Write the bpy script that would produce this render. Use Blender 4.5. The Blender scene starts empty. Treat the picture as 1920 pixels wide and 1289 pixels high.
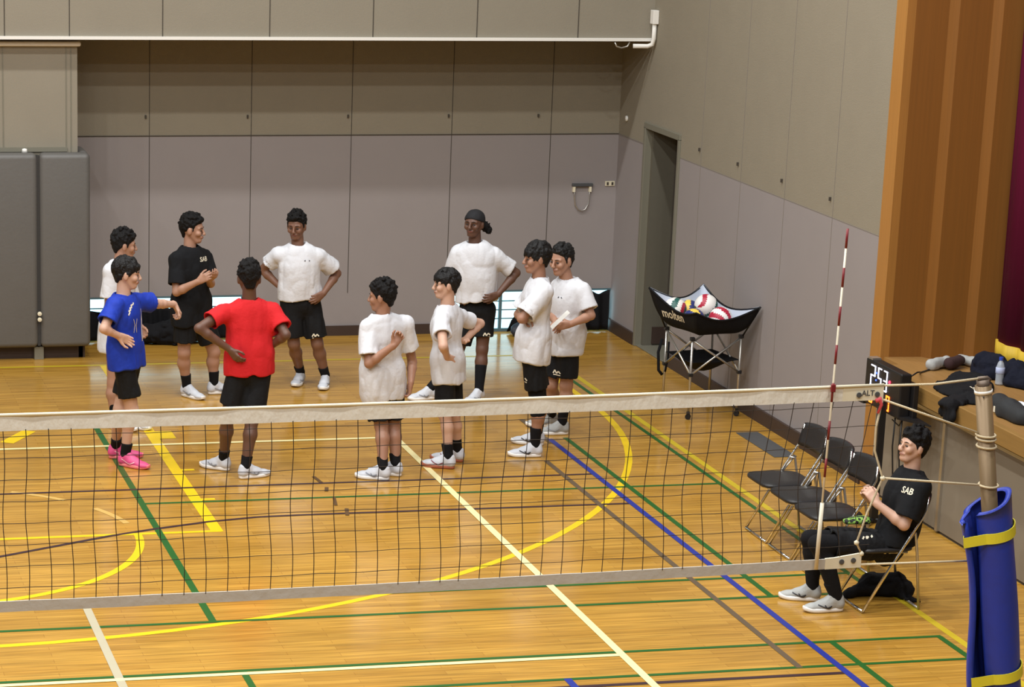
import bpy, bmesh, math, random
import numpy as np
from mathutils import Vector, Matrix, Euler
from mathutils.bvhtree import BVHTree
random.seed(7)
C = bpy.context.scene
COL = C.collection
PI = math.pi

# ------------------------------------------------------------------ camera
CAM_POS = (-5.5235, -12.5261, 5.2742)
CAM_ROT = (1.294469, -0.02319, -0.224556)
FPX, PPX, PPY = 5051.17, 641.364, 1035.328
cd = bpy.data.cameras.new('camera'); cam = bpy.data.objects.new('camera', cd); COL.objects.link(cam)
cam.location = CAM_POS; cam.rotation_euler = CAM_ROT
cd.sensor_fit = 'HORIZONTAL'; cd.sensor_width = 36; cd.lens = FPX / 1920 * 36
cd.shift_x = (960 - PPX) / 1920; cd.shift_y = (PPY - 644.5) / 1920
cd.clip_end = 200
C.camera = cam

# ------------------------------------------------------------------ world, light, exposure
w = bpy.data.worlds.new('world'); C.world = w; w.use_nodes = True
w.node_tree.nodes['Background'].inputs[0].default_value = (0.93, 0.95, 1.0, 1)
w.node_tree.nodes['Background'].inputs[1].default_value = 0.13
C.view_settings.view_transform = 'Standard'; C.view_settings.look = 'None'
C.view_settings.exposure = 0.0; C.view_settings.gamma = 1.0; C.view_settings.use_curve_mapping = False
LAMP_W = 156
for ly in (8.9, 5.4, 1.9, -1.6, -5.1):
    for lx in (-9.5, -6.0, -2.5, 1.0):
        ld = bpy.data.lights.new('hall_lamp', 'AREA'); ld.shape = 'DISK'; ld.size = 0.36
        ld.energy = LAMP_W; ld.color = (1.0, 0.99, 0.965)
        lo = bpy.data.objects.new('hall_lamp', ld); COL.objects.link(lo); lo.location = (lx, ly, 9.0)

# ------------------------------------------------------------------ pixel helpers (photo frame 1920x1289 -> point on a known real plane)
RM = np.array(Euler(CAM_ROT, 'XYZ').to_matrix()); CP = np.array(CAM_POS)
def ray(px, py): return RM @ np.array([(px - PPX) / FPX, -(py - PPY) / FPX, -1.0])
def onY(px, py, y):
    d = ray(px, py); return CP + d * (y - CP[1]) / d[1]
def onX(px, py, x):
    d = ray(px, py); return CP + d * (x - CP[0]) / d[0]
def onZ(px, py, z=0.0):
    d = ray(px, py); return CP + d * (z - CP[2]) / d[2]

# ------------------------------------------------------------------ materials
def srgb(r, g, b):
    f = lambda c: (c / 255 / 12.92) if c <= 10.3 else ((c / 255 + .055) / 1.055) ** 2.4
    return (f(r), f(g), f(b), 1)
def mat(name, col, rough=.6, metal=0, noise=0, nscale=20, bump=0, bscale=200, emit=None, es=1, stretch=None, sheen=0, coat=0, spec=None, sss=0, alpha=None):
    m = bpy.data.materials.new(name); m.use_nodes = True
    nt = m.node_tree; b = nt.nodes['Principled BSDF']
    if len(col) == 3: col = (*col, 1)
    b.inputs['Base Color'].default_value = col
    b.inputs['Roughness'].default_value = rough; b.inputs['Metallic'].default_value = metal
    if spec is not None: b.inputs['Specular IOR Level'].default_value = spec
    if coat: b.inputs['Coat Weight'].default_value = coat; b.inputs['Coat Roughness'].default_value = .15
    if sheen: b.inputs['Sheen Weight'].default_value = sheen
    if sss: b.inputs['Subsurface Weight'].default_value = sss; b.inputs['Subsurface Scale'].default_value = .01
    if alpha is not None: b.inputs['Alpha'].default_value = alpha
    tc = nt.nodes.new('ShaderNodeTexCoord')
    def mapped():
        mp = nt.nodes.new('ShaderNodeMapping'); nt.links.new(tc.outputs['Object'], mp.inputs['Vector'])
        if stretch: mp.inputs['Scale'].default_value = stretch
        return mp
    if noise:
        n = nt.nodes.new('ShaderNodeTexNoise'); n.inputs['Scale'].default_value = nscale; n.inputs['Detail'].default_value = 5
        nt.links.new(mapped().outputs[0], n.inputs['Vector'])
        mx = nt.nodes.new('ShaderNodeMix'); mx.data_type = 'RGBA'
        mx.inputs[6].default_value = tuple(c * (1 - noise) for c in col[:3]) + (1,)
        mx.inputs[7].default_value = tuple(min(1, c * (1 + noise)) for c in col[:3]) + (1,)
        nt.links.new(n.outputs['Fac'], mx.inputs[0]); nt.links.new(mx.outputs[2], b.inputs['Base Color'])
    if bump:
        n = nt.nodes.new('ShaderNodeTexNoise'); n.inputs['Scale'].default_value = bscale; n.inputs['Detail'].default_value = 3
        nt.links.new(mapped().outputs[0], n.inputs['Vector'])
        bp = nt.nodes.new('ShaderNodeBump'); bp.inputs['Strength'].default_value = bump; bp.inputs['Distance'].default_value = .01
        nt.links.new(n.outputs['Fac'], bp.inputs['Height']); nt.links.new(bp.outputs[0], b.inputs['Normal'])
    if emit:
        b.inputs['Emission Color'].default_value = (*emit[:3], 1); b.inputs['Emission Strength'].default_value = es
    return m

def floor_mat():
    m = bpy.data.materials.new('varnished_floor_boards'); m.use_nodes = True; nt = m.node_tree; b = nt.nodes['Principled BSDF']
    tc = nt.nodes.new('ShaderNodeTexCoord')
    br = nt.nodes.new('ShaderNodeTexBrick'); br.offset = .37; br.offset_frequency = 2
    br.inputs['Color1'].default_value = (.49, .268, .046, 1); br.inputs['Color2'].default_value = (.40, .205, .031, 1)
    br.inputs['Mortar'].default_value = (.27, .125, .022, 1)
    br.inputs['Scale'].default_value = 1; br.inputs['Mortar Size'].default_value = .0012; br.inputs['Bias'].default_value = -.1
    br.inputs['Brick Width'].default_value = .9; br.inputs['Row Height'].default_value = .066
    nt.links.new(tc.outputs['Object'], br.inputs['Vector'])
    def nz(sc, scale, det=4):
        mp = nt.nodes.new('ShaderNodeMapping'); mp.inputs['Scale'].default_value = sc
        nt.links.new(tc.outputs['Object'], mp.inputs['Vector'])
        n = nt.nodes.new('ShaderNodeTexNoise'); n.inputs['Scale'].default_value = scale; n.inputs['Detail'].default_value = det
        nt.links.new(mp.outputs[0], n.inputs['Vector']); return n
    g = nz((.9, 16, 1), 2.2, 6)
    cr = nt.nodes.new('ShaderNodeMapRange'); cr.inputs[1].default_value = .3; cr.inputs[2].default_value = .7; cr.inputs[3].default_value = .72; cr.inputs[4].default_value = 1.26
    nt.links.new(g.outputs['Fac'], cr.inputs[0])
    g2 = nz((.35, .8, 1), 1.6, 3)
    cr2 = nt.nodes.new('ShaderNodeMapRange'); cr2.inputs[1].default_value = .3; cr2.inputs[2].default_value = .7; cr2.inputs[3].default_value = .90; cr2.inputs[4].default_value = 1.10
    nt.links.new(g2.outputs['Fac'], cr2.inputs[0])
    mu = nt.nodes.new('ShaderNodeMath'); mu.operation = 'MULTIPLY'; nt.links.new(cr.outputs[0], mu.inputs[0]); nt.links.new(cr2.outputs[0], mu.inputs[1])
    vm = nt.nodes.new('ShaderNodeVectorMath'); vm.operation = 'SCALE'
    nt.links.new(br.outputs['Color'], vm.inputs[0]); nt.links.new(mu.outputs[0], vm.inputs['Scale'])
    nt.links.new(vm.outputs[0], b.inputs['Base Color'])
    g3 = nz((1, 3, 1), 3, 3)
    cr3 = nt.nodes.new('ShaderNodeMapRange'); cr3.inputs[3].default_value = .10; cr3.inputs[4].default_value = .24
    nt.links.new(g3.outputs['Fac'], cr3.inputs[0]); nt.links.new(cr3.outputs[0], b.inputs['Roughness'])
    b.inputs['Specular IOR Level'].default_value = .36
    return m

M = {}
M['floor'] = floor_mat()
M['wall_low'] = mat('grey_painted_wall', srgb(147, 140, 139), .7, noise=.04, nscale=3, bump=.1, bscale=260)
M['wall_up'] = mat('beige_perforated_wall', srgb(141, 133, 116), .85, noise=.05, nscale=4, bump=.3, bscale=160)
M['fascia'] = mat('beige_fascia', srgb(140, 133, 118), .85, noise=.05, nscale=3, bump=.25, bscale=160)
M['seam'] = mat('dark_seam', srgb(70, 64, 56), .9)
M['skirt'] = mat('brown_skirting', srgb(62, 47, 40), .55, noise=.1)
M['trimgrey'] = mat('grey_door_frame', srgb(120, 117, 103), .5)
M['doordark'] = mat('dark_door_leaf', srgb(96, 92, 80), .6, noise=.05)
M['white'] = mat('white_paint', srgb(232, 230, 224), .5)
M['pad'] = mat('grey_vinyl_pad', srgb(96, 94, 91), .5, noise=.06, nscale=5, bump=.15, bscale=30)
M['pad2'] = mat('dark_pad_seam', srgb(48, 47, 46), .7)
M['glasslit'] = mat('daylit_window_glass', srgb(200, 230, 235), .2, emit=srgb(176, 226, 240), es=2.3)
M['winframe'] = mat('blue_grey_window_frame', srgb(84, 110, 118), .5)
M['black'] = mat('black_cloth', srgb(18, 18, 21), .9, spec=.25, noise=.15, nscale=30, bump=.3, bscale=60)
M['navy'] = mat('navy_cloth', srgb(16, 19, 34), .9, spec=.25, noise=.15, nscale=30, bump=.3, bscale=60)
M['maroon'] = mat('maroon_velvet', srgb(92, 10, 46), .9, spec=.2, noise=.2, nscale=6, stretch=(1, 6, .3))
M['gold'] = mat('gold_fringe', srgb(205, 172, 52), .6, noise=.25, nscale=60, stretch=(1, 1, .05))
M['stagewood'] = mat('stage_floor_wood', srgb(150, 112, 62), .5, noise=.2, nscale=5, stretch=(14, .8, 1))
M['lipwood'] = mat('stage_edge_wood', srgb(144, 110, 58), .5, noise=.2, nscale=5, stretch=(1, .6, 14))
M['wingwood'] = mat('brown_wing_boards', srgb(128, 82, 28), .5, noise=.16, nscale=4, stretch=(14, 14, .25))
M['trimwood'] = mat('light_brown_trim', srgb(166, 116, 54), .5, noise=.16, nscale=5, stretch=(14, 14, .4))
M['stagepanel'] = mat('grey_stage_panel', srgb(132, 122, 106), .7, noise=.1, nscale=2.5)
M['chrome'] = mat('chrome_tube', (.72, .7, .66), .18, 1)
M['alu'] = mat('aluminium_tube', (.56, .54, .5), .35, .85)
M['seat'] = mat('black_vinyl_seat', srgb(30, 29, 30), .45, noise=.1, nscale=20, bump=.15, bscale=80)
M['plastic'] = mat('black_plastic', srgb(24, 23, 24), .45)
M['netcord'] = mat('dark_net_cord', srgb(44, 34, 26), .8)
M['netband'] = mat('white_net_canvas', srgb(222, 218, 206), .75, noise=.08, nscale=12, bump=.5, bscale=18, stretch=(2, 1, 1))
M['netband2'] = mat('grey_white_net_tape', srgb(184, 180, 172), .75, noise=.08, nscale=12, bump=.4, bscale=18)
M['canvas_end'] = mat('cream_net_end', srgb(224, 216, 190), .75)
M['rope'] = mat('cream_rope', srgb(205, 190, 158), .8, bump=.5, bscale=300)
M['red'] = mat('antenna_red', srgb(120, 24, 32), .5)
M['antwhite'] = mat('antenna_white', srgb(226, 218, 196), .5)
M['post'] = mat('bronze_painted_post', srgb(118, 97, 68), .4, .3, noise=.08, nscale=8, stretch=(1, 1, .3))
M['blue'] = mat('blue_vinyl_pad', srgb(30, 54, 160), .5, noise=.1, nscale=6, bump=.35, bscale=14)
M['yellow'] = mat('yellow_strap', srgb(222, 212, 50), .6, noise=.06)
M['darkgrey'] = mat('dark_grey_metal', srgb(88, 90, 92), .4, .3)
M['led_w'] = mat('white_led', (1, 1, 1), .5, emit=srgb(225, 225, 255), es=3.0)
M['led_b'] = mat('blue_led', srgb(60, 80, 255), .5, emit=srgb(70, 110, 255), es=3.0)
M['led_o'] = mat('orange_led', srgb(255, 110, 20), .5, emit=srgb(255, 120, 40), es=3.5)
M['led_r'] = mat('red_led', srgb(255, 40, 60), .5, emit=srgb(255, 50, 80), es=3.0)
M['cloth_white'] = mat('white_cotton', srgb(214, 216, 222), .85, bump=.25, bscale=45)
M['cloth_black'] = mat('black_cotton', srgb(19, 20, 23), .9, spec=.25, noise=.1, nscale=30, bump=.25, bscale=45)
M['cloth_red'] = mat('red_cotton', srgb(204, 34, 40), .85, spec=.3, bump=.25, bscale=45)
M['cloth_blue'] = mat('royal_blue_polyester', srgb(24, 54, 166), .7, spec=.3, bump=.25, bscale=45)
M['shorts'] = mat('black_polyester_shorts', srgb(15, 16, 19), .8, spec=.3, noise=.15, nscale=20, bump=.3, bscale=50)
M['sock'] = mat('black_ribbed_sock', srgb(17, 17, 20), .9, spec=.25, bump=.3, bscale=200)
M['shoe_white'] = mat('white_shoe_mesh', srgb(204, 208, 216), .55, bump=.2, bscale=120)
M['shoe_grey'] = mat('light_grey_shoe_mesh', srgb(168, 170, 168), .6, bump=.2, bscale=120)
M['shoe_pink'] = mat('pink_shoe_mesh', srgb(222, 84, 138), .5, noise=.12, nscale=30)
M['sole_white'] = mat('white_rubber_sole', srgb(238, 236, 232), .5)
M['sole_gum'] = mat('gum_rubber_sole', srgb(170, 96, 70), .5)
M['sole_pink'] = mat('coral_rubber_sole', srgb(240, 130, 130), .5)
M['stripe_dark'] = mat('dark_shoe_stripe', srgb(52, 54, 62), .5)
M['stripe_maroon'] = mat('maroon_shoe_stripe', srgb(120, 40, 56), .5)
M['stripe_grey'] = mat('grey_shoe_stripe', srgb(140, 146, 158), .5)
M['stripe_pale'] = mat('pale_pink_shoe_stripe', srgb(250, 200, 210), .5)
M['hair'] = mat('black_hair', srgb(12, 11, 12), .6, spec=.35, noise=.3, nscale=60, bump=.7, bscale=90)
M['hair_curl'] = mat('curly_black_hair', srgb(14, 12, 13), .7, spec=.25, noise=.35, nscale=80, bump=.9, bscale=110)
M['eyewhite'] = mat('eye_white', srgb(112, 98, 90), .5)
M['iris'] = mat('dark_eye', srgb(28, 18, 14), .2)
M['lips_l'] = mat('light_lips', srgb(164, 114, 100), .6)
M['lips_d'] = mat('dark_lips', srgb(120, 70, 60), .5)
def skin(n, r, g, b): return mat(n, srgb(r, g, b), .5, noise=.06, nscale=9, sss=.06)
M['skin_light'] = skin('fair_skin', 200, 160, 138)
M['skin_tan'] = skin('tan_skin', 172, 130, 108)
M['skin_olive'] = skin('light_brown_skin', 160, 118, 96)
M['skin_brown'] = skin('brown_skin', 124, 88, 70)
M['skin_dark'] = skin('dark_brown_skin', 98, 68, 54)

# ------------------------------------------------------------------ mesh helpers
class MB:
    def __init__(s): s.v = []; s.f = []; s.mi = []; s.cur = 0; s.pc = []
    def each(s, name, *a, **k):
        for v0, v1, f0, f1 in s.pc:
            m = MB(); m.v = s.v[v0:v1]; m.f = [tuple(i - v0 for i in f) for f in s.f[f0:f1]]; m.mi = [0] * len(m.f); m.build(name, *a, **k)
    def add(s, vs, fs):
        s.pc.append((len(s.v), len(s.v) + len(vs), len(s.f), len(s.f) + len(fs))); o = len(s.v); s.v += [tuple(float(c) for c in p) for p in vs]; s.f += [tuple(i + o for i in f) for f in fs]; s.mi += [s.cur] * len(fs)
    def box(s, a, b, rot=None, piv=None):
        x0, y0, z0 = a; x1, y1, z1 = b
        vs = [(x0, y0, z0), (x1, y0, z0), (x1, y1, z0), (x0, y1, z0), (x0, y0, z1), (x1, y0, z1), (x1, y1, z1), (x0, y1, z1)]
        if rot is not None:
            piv = Vector(piv or ((x0 + x1) / 2, (y0 + y1) / 2, (z0 + z1) / 2)); vs = [rot @ (Vector(p) - piv) + piv for p in vs]
        s.add(vs, [(0, 3, 2, 1), (4, 5, 6, 7), (0, 1, 5, 4), (1, 2, 6, 5), (2, 3, 7, 6), (3, 0, 4, 7)])
    def quad(s, *p): s.add(p, [tuple(range(len(p)))])
    def tube(s, pts, r, n=8, cap=True, r2=None):
        pts = [np.array(p, float) for p in pts]; m = len(pts)
        rs = r if hasattr(r, '__len__') else [r + (0 if r2 is None else (r2 - r) * i / (m - 1)) for i in range(m)]
        vs = []; prev = None
        for i, p in enumerate(pts):
            t = pts[min(i + 1, m - 1)] - pts[max(i - 1, 0)]; t = t / (np.linalg.norm(t) + 1e-9)
            if prev is None:
                a = np.array([0, 0, 1.]) if abs(t[2]) < .9 else np.array([1., 0, 0]); u = np.cross(t, a)
            else: u = prev - t * (prev @ t)
            u /= np.linalg.norm(u); prev = u; ww = np.cross(t, u)
            for k in range(n):
                a = 2 * PI * k / n; vs.append(p + rs[i] * (math.cos(a) * u + math.sin(a) * ww))
        fs = [(i * n + k, i * n + (k + 1) % n, (i + 1) * n + (k + 1) % n, (i + 1) * n + k) for i in range(m - 1) for k in range(n)]
        if cap: fs += [tuple(range(n - 1, -1, -1)), tuple((m - 1) * n + k for k in range(n))]
        s.add(vs, fs)
    def lathe(s, prof, c, n=24, axis=None):
        c = Vector(c); q = Vector((0, 0, 1)).rotation_difference(Vector(axis)) if axis else None
        vs = []
        for r, z in prof:
            for k in range(n):
                a = 2 * PI * k / n; p = Vector((r * math.cos(a), r * math.sin(a), z)); vs.append((q @ p if q else p) + c)
        m = len(prof)
        fs = [(i * n + k, i * n + (k + 1) % n, (i + 1) * n + (k + 1) % n, (i + 1) * n + k) for i in range(m - 1) for k in range(n)]
        fs += [tuple(range(n - 1, -1, -1)), tuple((m - 1) * n + k for k in range(n))]
        s.add(vs, fs)
    def build(s, name, mats, parent=None, smooth=False, loc=None, bevel=0, kind=None, label=None):
        me = bpy.data.meshes.new(name); me.from_pydata(s.v, [], s.f)
        for m in (mats if isinstance(mats, (list, tuple)) else [mats]): me.materials.append(m)
        if any(s.mi): me.polygons.foreach_set('material_index', s.mi)
        if smooth: me.polygons.foreach_set('use_smooth', [True] * len(me.polygons))
        me.update()
        o = bpy.data.objects.new(name, me); COL.objects.link(o)
        if parent:
            o.parent = parent; o.matrix_parent_inverse = Matrix.Translation(-Vector(parent.location)) if tuple(parent.rotation_euler) == (0, 0, 0) else parent.matrix_basis.inverted()
        if bevel:
            b = o.modifiers.new('bevel', 'BEVEL'); b.width = bevel; b.segments = 2; b.limit_method = 'ANGLE'
        if kind: o['kind'] = kind
        if label: o['label'] = label
        return o
def tag(o, label, cat, group=None):
    o['label'] = label; o['category'] = cat
    if group: o['group'] = group
    return o
def thing(name, label, cat, loc=(0, 0, 0), group=None):
    o = bpy.data.objects.new(name, None); COL.objects.link(o); o.location = tuple(float(c) for c in loc); o.empty_display_size = .1
    return tag(o, label, cat, group)
def struct(mb, name, m, parent=None, **k): return mb.build(name, m, parent, kind='structure', **k)

# ------------------------------------------------------------------ setting
WX, BY = 3.315, 13.34            # right wall plane, back wall plane
FY, FZ = 12.46, 3.0              # fascia front plane, its bottom edge
b = MB(); b.box((-11, -9, -.12), (8, 13.6, 0)); floor = struct(b, 'floor', M['floor'])

# court markings, thin paint on the floor
LZ = [0.0006]
def marks(col, rough, items, label):
    LZ[0] += .0003; z = LZ[0]; mb = MB()
    for it in items:
        z += .000047
        if it[0] == 'x': _, y, x0, x1, wd = it; mb.quad((x0, y - wd / 2, z), (x1, y - wd / 2, z), (x1, y + wd / 2, z), (x0, y + wd / 2, z))
        elif it[0] == 'y': _, x, y0, y1, wd = it; mb.quad((x - wd / 2, y0, z), (x + wd / 2, y0, z), (x + wd / 2, y1, z), (x - wd / 2, y1, z))
        elif it[0] == 'arc':
            _, cx, cy, r, a0, a1, wd = it; n = 72
            vs = []
            for i in range(n + 1):
                a = math.radians(a0 + (a1 - a0) * i / n)
                for rr in (r - wd / 2, r + wd / 2): vs.append((cx + rr * math.cos(a), cy + rr * math.sin(a), z))
            mb.add(vs, [(2 * i, 2 * i + 1, 2 * i + 3, 2 * i + 2) for i in range(n)])
        elif it[0] == 'poly':
            _, pts, wd = it; vs = []
            for i, p in enumerate(pts):
                a = Vector(pts[max(i - 1, 0)]); c = Vector(pts[min(i + 1, len(pts) - 1)]); t = (c - a).normalized(); nn = Vector((-t.y, t.x)) * wd / 2
                vs += [(p[0] + nn.x, p[1] + nn.y, z), (p[0] - nn.x, p[1] - nn.y, z)]
            mb.add(vs, [(2 * i, 2 * i + 2, 2 * i + 3, 2 * i + 1) for i in range(len(pts) - 1)])
    struct(mb, 'line_marking', mat('court_paint', srgb(*col), rough, noise=.08, nscale=5), floor, label=label)
marks((196, 172, 36), .4, [('y', 2.28, -2, 12.2, .055), ('x', 12.18, -10.5, 2.3, .05)], 'faded yellow boundary lines')
marks((232, 196, 20), .35, [('arc', -4.2, 10.0, 6.25, -178, 0, .06), ('y', 2.05, 10.0, 12.15, .06),
      ('x', 6.26, -6.5, -2.02, .05), ('y', -2.05, 6.24, 12.15, .09), ('y', -1.95, 9.18, 9.45, .17),
      ('x', 8.1, -2.03, -1.90, .05), ('x', 7.17, -2.03, -1.90, .05), ('arc', -4.2, 6.24, 1.56, -180, 0, .06),
      ('poly', [(-3.05, 9.6), (-3.28, 9.2)], .12)], 'bright yellow basketball lines')
marks((206, 168, 92), .4, [('arc', -4.2, 6.24, 1.56, 12, 30, .05), ('arc', -4.2, 6.24, 1.56, 42, 60, .05), ('arc', -4.2, 6.24, 1.56, 72, 90, .05)], 'worn dashed arc')
marks((30, 92, 34), .35, [('y', -2.475, 4.06, 9.72, .05), ('y', 2.18, 4.06, 11.2, .04), ('y', 1.417, 4.06, 8.78, .045), ('x', 7.1, -2.45, 2.2, .04),
      ('x', 4.06, -10, 2.2, .04), ('x', 4.53, -10, 2.2, .04), ('x', 3.035, -10, 2.2, .04), ('x', 2.56, -10, 2.3, .04),
      ('y', 2.18, -2, 3.03, .045), ('y', 1.425, -2, 3.03, .045), ('y', -2.475, -2, 3.03, .045)], 'green badminton lines')
marks((56, 36, 44), .35, [('x', 7.535, -10, 1.25, .04), ('x', 2.41, -.75, 1.25, .045), ('poly', [(-4.9, 5.0), (-4.2, 5.48), (-3.69, 5.8), (-3.3, 6.0), (-2.85, 6.23), (-2.5, 6.373), (-2.07, 6.52), (-1.69, 6.6), (-1.36, 6.615), (-1.0, 6.615), (1.25, 6.6)], .04)], 'dark maroon lines')
marks((94, 78, 58), .5, [('y', 1.01, 2.55, 8.0, .045), ('y', 1.24, 8.6, 9.5, .05)], 'worn grey brown tape')
marks((34, 50, 142), .35, [('y', 1.27, -2, 8.75, .05), ('y', -.52, -2, 2.57, .05)], 'blue lines')
marks((182, 174, 148), .4, [('y', -3.25, -2, 4.5, .055)], 'greyish white tape')
marks((240, 228, 168), .35, [('y', -.025, -2, 9.0, .055), ('x', 8.975, -9, 0, .05), ('x', 2.975, -9, -.02, .05), ('x', 9.36, -.07, .0, .05)], 'cream volleyball lines')
marks((88, 62, 30), .6, [('poly', [(-1.0, 7.75), (-.98, 7.55)], .03), ('poly', [(-.97, 7.4), (-1.0, 7.28)], .03), ('poly', [(-.98, 7.1), (-1.02, 6.85)], .025),
      ('poly', [(-.96, 6.75), (-1.0, 6.55)], .03)], 'dark scuff marks')
# floor hatch
b = MB(); b.box((2.95, 7.87, 0), (3.15, 8.76, .006)); hatch = struct(b, 'trim_1', M['darkgrey'], label='dark grey metal floor hatch', bevel=.002)

# back wall with two window bays close to the floor
win = [(-2.17, -.5), (1.58, WX)]; WZ0, WZ1 = .03, .43
lo = MB(); lo.box((-11, BY, WZ1), (WX + .2, BY + .2, 2.0))
for a, c in ((-11, win[0][0]), (win[0][1], win[1][0])): lo.box((a, BY, 0), (c, BY + .2, WZ1))
wb = struct(lo, 'wall_back', M['wall_low'])
b = MB(); b.box((-11, BY, 2.0), (WX + .2, BY + .2, 3.3)); struct(b, 'upper_panel', M['wall_up'], wb)
b = MB(); b.box((-11, BY - .006, 1.995), (WX, BY + .01, 2.004))
for sx in (-9.53, -8.5, -7.5, -6.5, -5.5, -4.48, -3.46, -2.45, -1.447, -.447, .555, 1.575, 2.6): b.box((sx - .003, BY - .003, WZ1), (sx + .003, BY + .01, 3.0))
struct(b, 'seam', M['seam'], wb)
b = MB()
for i, sx in enumerate((-1.447, -.447, .555, 1.575, 2.5)): b.box((sx - .045, BY - .018, 2.17), (sx - .03, BY, 2.2))
struct(b, 'hook', M['seam'], wb)
b = MB(); b.box((win[0][1], BY - .02, 0), (win[1][0], BY, .1)); b.box((-11, BY - .02, 0), (win[0][0], BY, .1)); struct(b, 'baseboard_back', M['skirt'])
for k, (a, c) in enumerate(win):
    b = MB(); b.box((a, BY + .02, .0), (c, BY + .06, .03)); b.box((a, BY + .0, WZ1 - .02), (c, BY + .08, WZ1))
    n = 3
    for i in range(n + 1):
        x = a + (c - a) * i / n; b.box((x - .015, BY + .03, .03), (x + .015, BY + .06, WZ1))
    for z in (.13, .22, .31): b.box((a, BY + .035, z - .005), (c, BY + .05, z + .005))
    fr = struct(b, 'window_%d' % (k + 1), M['winframe'])
    b = MB(); b.box((a, BY + .07, .0), (c, BY + .08, WZ1)); struct(b, 'pane', M['glasslit'], fr)

# fascia of the gallery above, soffit, white pipe along its lower edge
b = MB(); b.box((-11, FY, FZ), (WX, FY + .2, 5.2)); fa = struct(b, 'wall_upper', M['fascia'], label='beige gallery front above the recess')
b = MB()
for sx in (-9, -8, -7, -6, -5, -4.0) + tuple(float(onY(p_, 30, FY)[0]) for p_ in (8, 130, 305, 506, 700, 895, 1085)): b.box((sx - .004, FY - .004, FZ), (sx + .004, FY + .01, 5.2))
struct(b, 'seam', M['seam'], fa)
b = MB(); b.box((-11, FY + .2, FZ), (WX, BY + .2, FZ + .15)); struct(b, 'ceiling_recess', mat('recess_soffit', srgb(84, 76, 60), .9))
b = MB(); b.box((-11, FY - .035, FZ + .0), (WX, FY, FZ + .028)); struct(b, 'trim_2', M['white'], label='white pipe trim along the gallery edge')

# pillar at the left with its padding
PX0, PX1, PY0 = -4.3, -2.24, 12.6
b = MB(); b.box((PX0, PY0, 0), (PX1, BY, FZ)); pil = struct(b, 'wall_pillar', M['fascia'])
b = MB()
for sx in (-2.93, -2.345, -2.30): b.box((sx - .004, PY0 - .006, 1.95), (sx + .004, PY0, 2.93))
b.box((PX0, PY0 - .02, 1.955), (-2.34, PY0, 1.995)); struct(b, 'seam', M['trimgrey'], pil)
b = MB(); b.box((PX0, PY0 - .05, 2.925), (PX1 + .03, PY0, 2.97)); struct(b, 'trim_3', M['white'], bevel=.015, label='white rounded pipe on top of the pillar')
b = MB(); b.box((PX0, PY0 - .03, 0), (PX1 + .06, PY0, .12)); b.box((PX1, PY0 - .03, 0), (PX1 + .04, BY, .12)); struct(b, 'baseboard_pillar', M['skirt'])

# right wall with the door opening
DY0, DY1, DZ = 11.56, 12.50, 2.17
SY = 6.93                       # where the wall meets the stage opening
rw = MB(); rw.box((WX, DY1, 0), (WX + .2, BY + .2, 2.0)); rw.box((WX, SY, 0), (WX + .2, DY0, 2.0))
wr = struct(rw, 'wall_right', M['wall_low'])
b = MB(); b.box((WX, DY1, 2.0), (WX + .2, BY + .2, 5.6)); b.box((WX, SY, 2.0), (WX + .2, DY0, 5.6)); b.box((WX, DY0, DZ), (WX + .2, DY1, 5.6))
struct(b, 'upper_panel', M['wall_up'], wr)
b = MB(); b.box((WX - .002, SY, 1.997), (WX + .01, DY0, 2.003)); b.box((WX - .004, DY1, 1.995), (WX + .01, BY, 2.004))
for sy in (7.88, 8.92, 9.95, 10.97): b.box((WX - .0025, sy - .003, .12), (WX + .01, sy + .003, 5.5))
struct(b, 'seam', mat('faint_seam', srgb(128, 121, 113), .8), wr)
b = MB()
for sy in (7.93, 8.98, 10.02, 11.0): b.box((WX - .018, sy, 2.13), (WX, sy + .015, 2.16))
struct(b, 'hook', M['seam'], wr)
b = MB(); b.box((WX - .025, SY, 0), (WX, DY0 - .05, .12)); b.box((WX - .025, DY1 + .05, 0), (WX, BY, .12)); struct(b, 'baseboard_right', M['skirt'])
b = MB(); b.box((WX - .02, DY1 - .012, 0), (WX + .24, DY1 + .04, DZ)); b.box((WX - .02, DY0 - .04, 0), (WX + .22, DY0 + .012, DZ)); b.box((WX - .02, DY0 - .04, DZ - .012), (WX + .22, DY1 + .04, DZ + .045))
b.box((WX, DY0, 0), (WX + .6, DY1, .015))
dr = struct(b, 'door_1', M['trimgrey'], bevel=.004, label='grey door frame open to a dim passage')
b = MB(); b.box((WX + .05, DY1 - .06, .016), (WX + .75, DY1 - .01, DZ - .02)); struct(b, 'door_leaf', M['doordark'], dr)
b = MB(); b.box((WX + .14, DY1 - .075, .03), (WX + .42, DY1 - .06, .2)); struct(b, 'kick_plate', M['skirt'], dr)
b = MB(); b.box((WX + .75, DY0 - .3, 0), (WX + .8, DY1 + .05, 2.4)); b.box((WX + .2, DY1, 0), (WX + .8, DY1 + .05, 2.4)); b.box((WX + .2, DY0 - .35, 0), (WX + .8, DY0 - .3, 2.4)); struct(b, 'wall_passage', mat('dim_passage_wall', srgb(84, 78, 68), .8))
b = MB()
for i, dx in enumerate((.28, .34, .40, .46)): b.box((WX + dx, DY1 - .09, .02), (WX + dx + .02, DY1 - .06, DZ - .03))
struct(b, 'leaf_track', M['seam'], dr)

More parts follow.
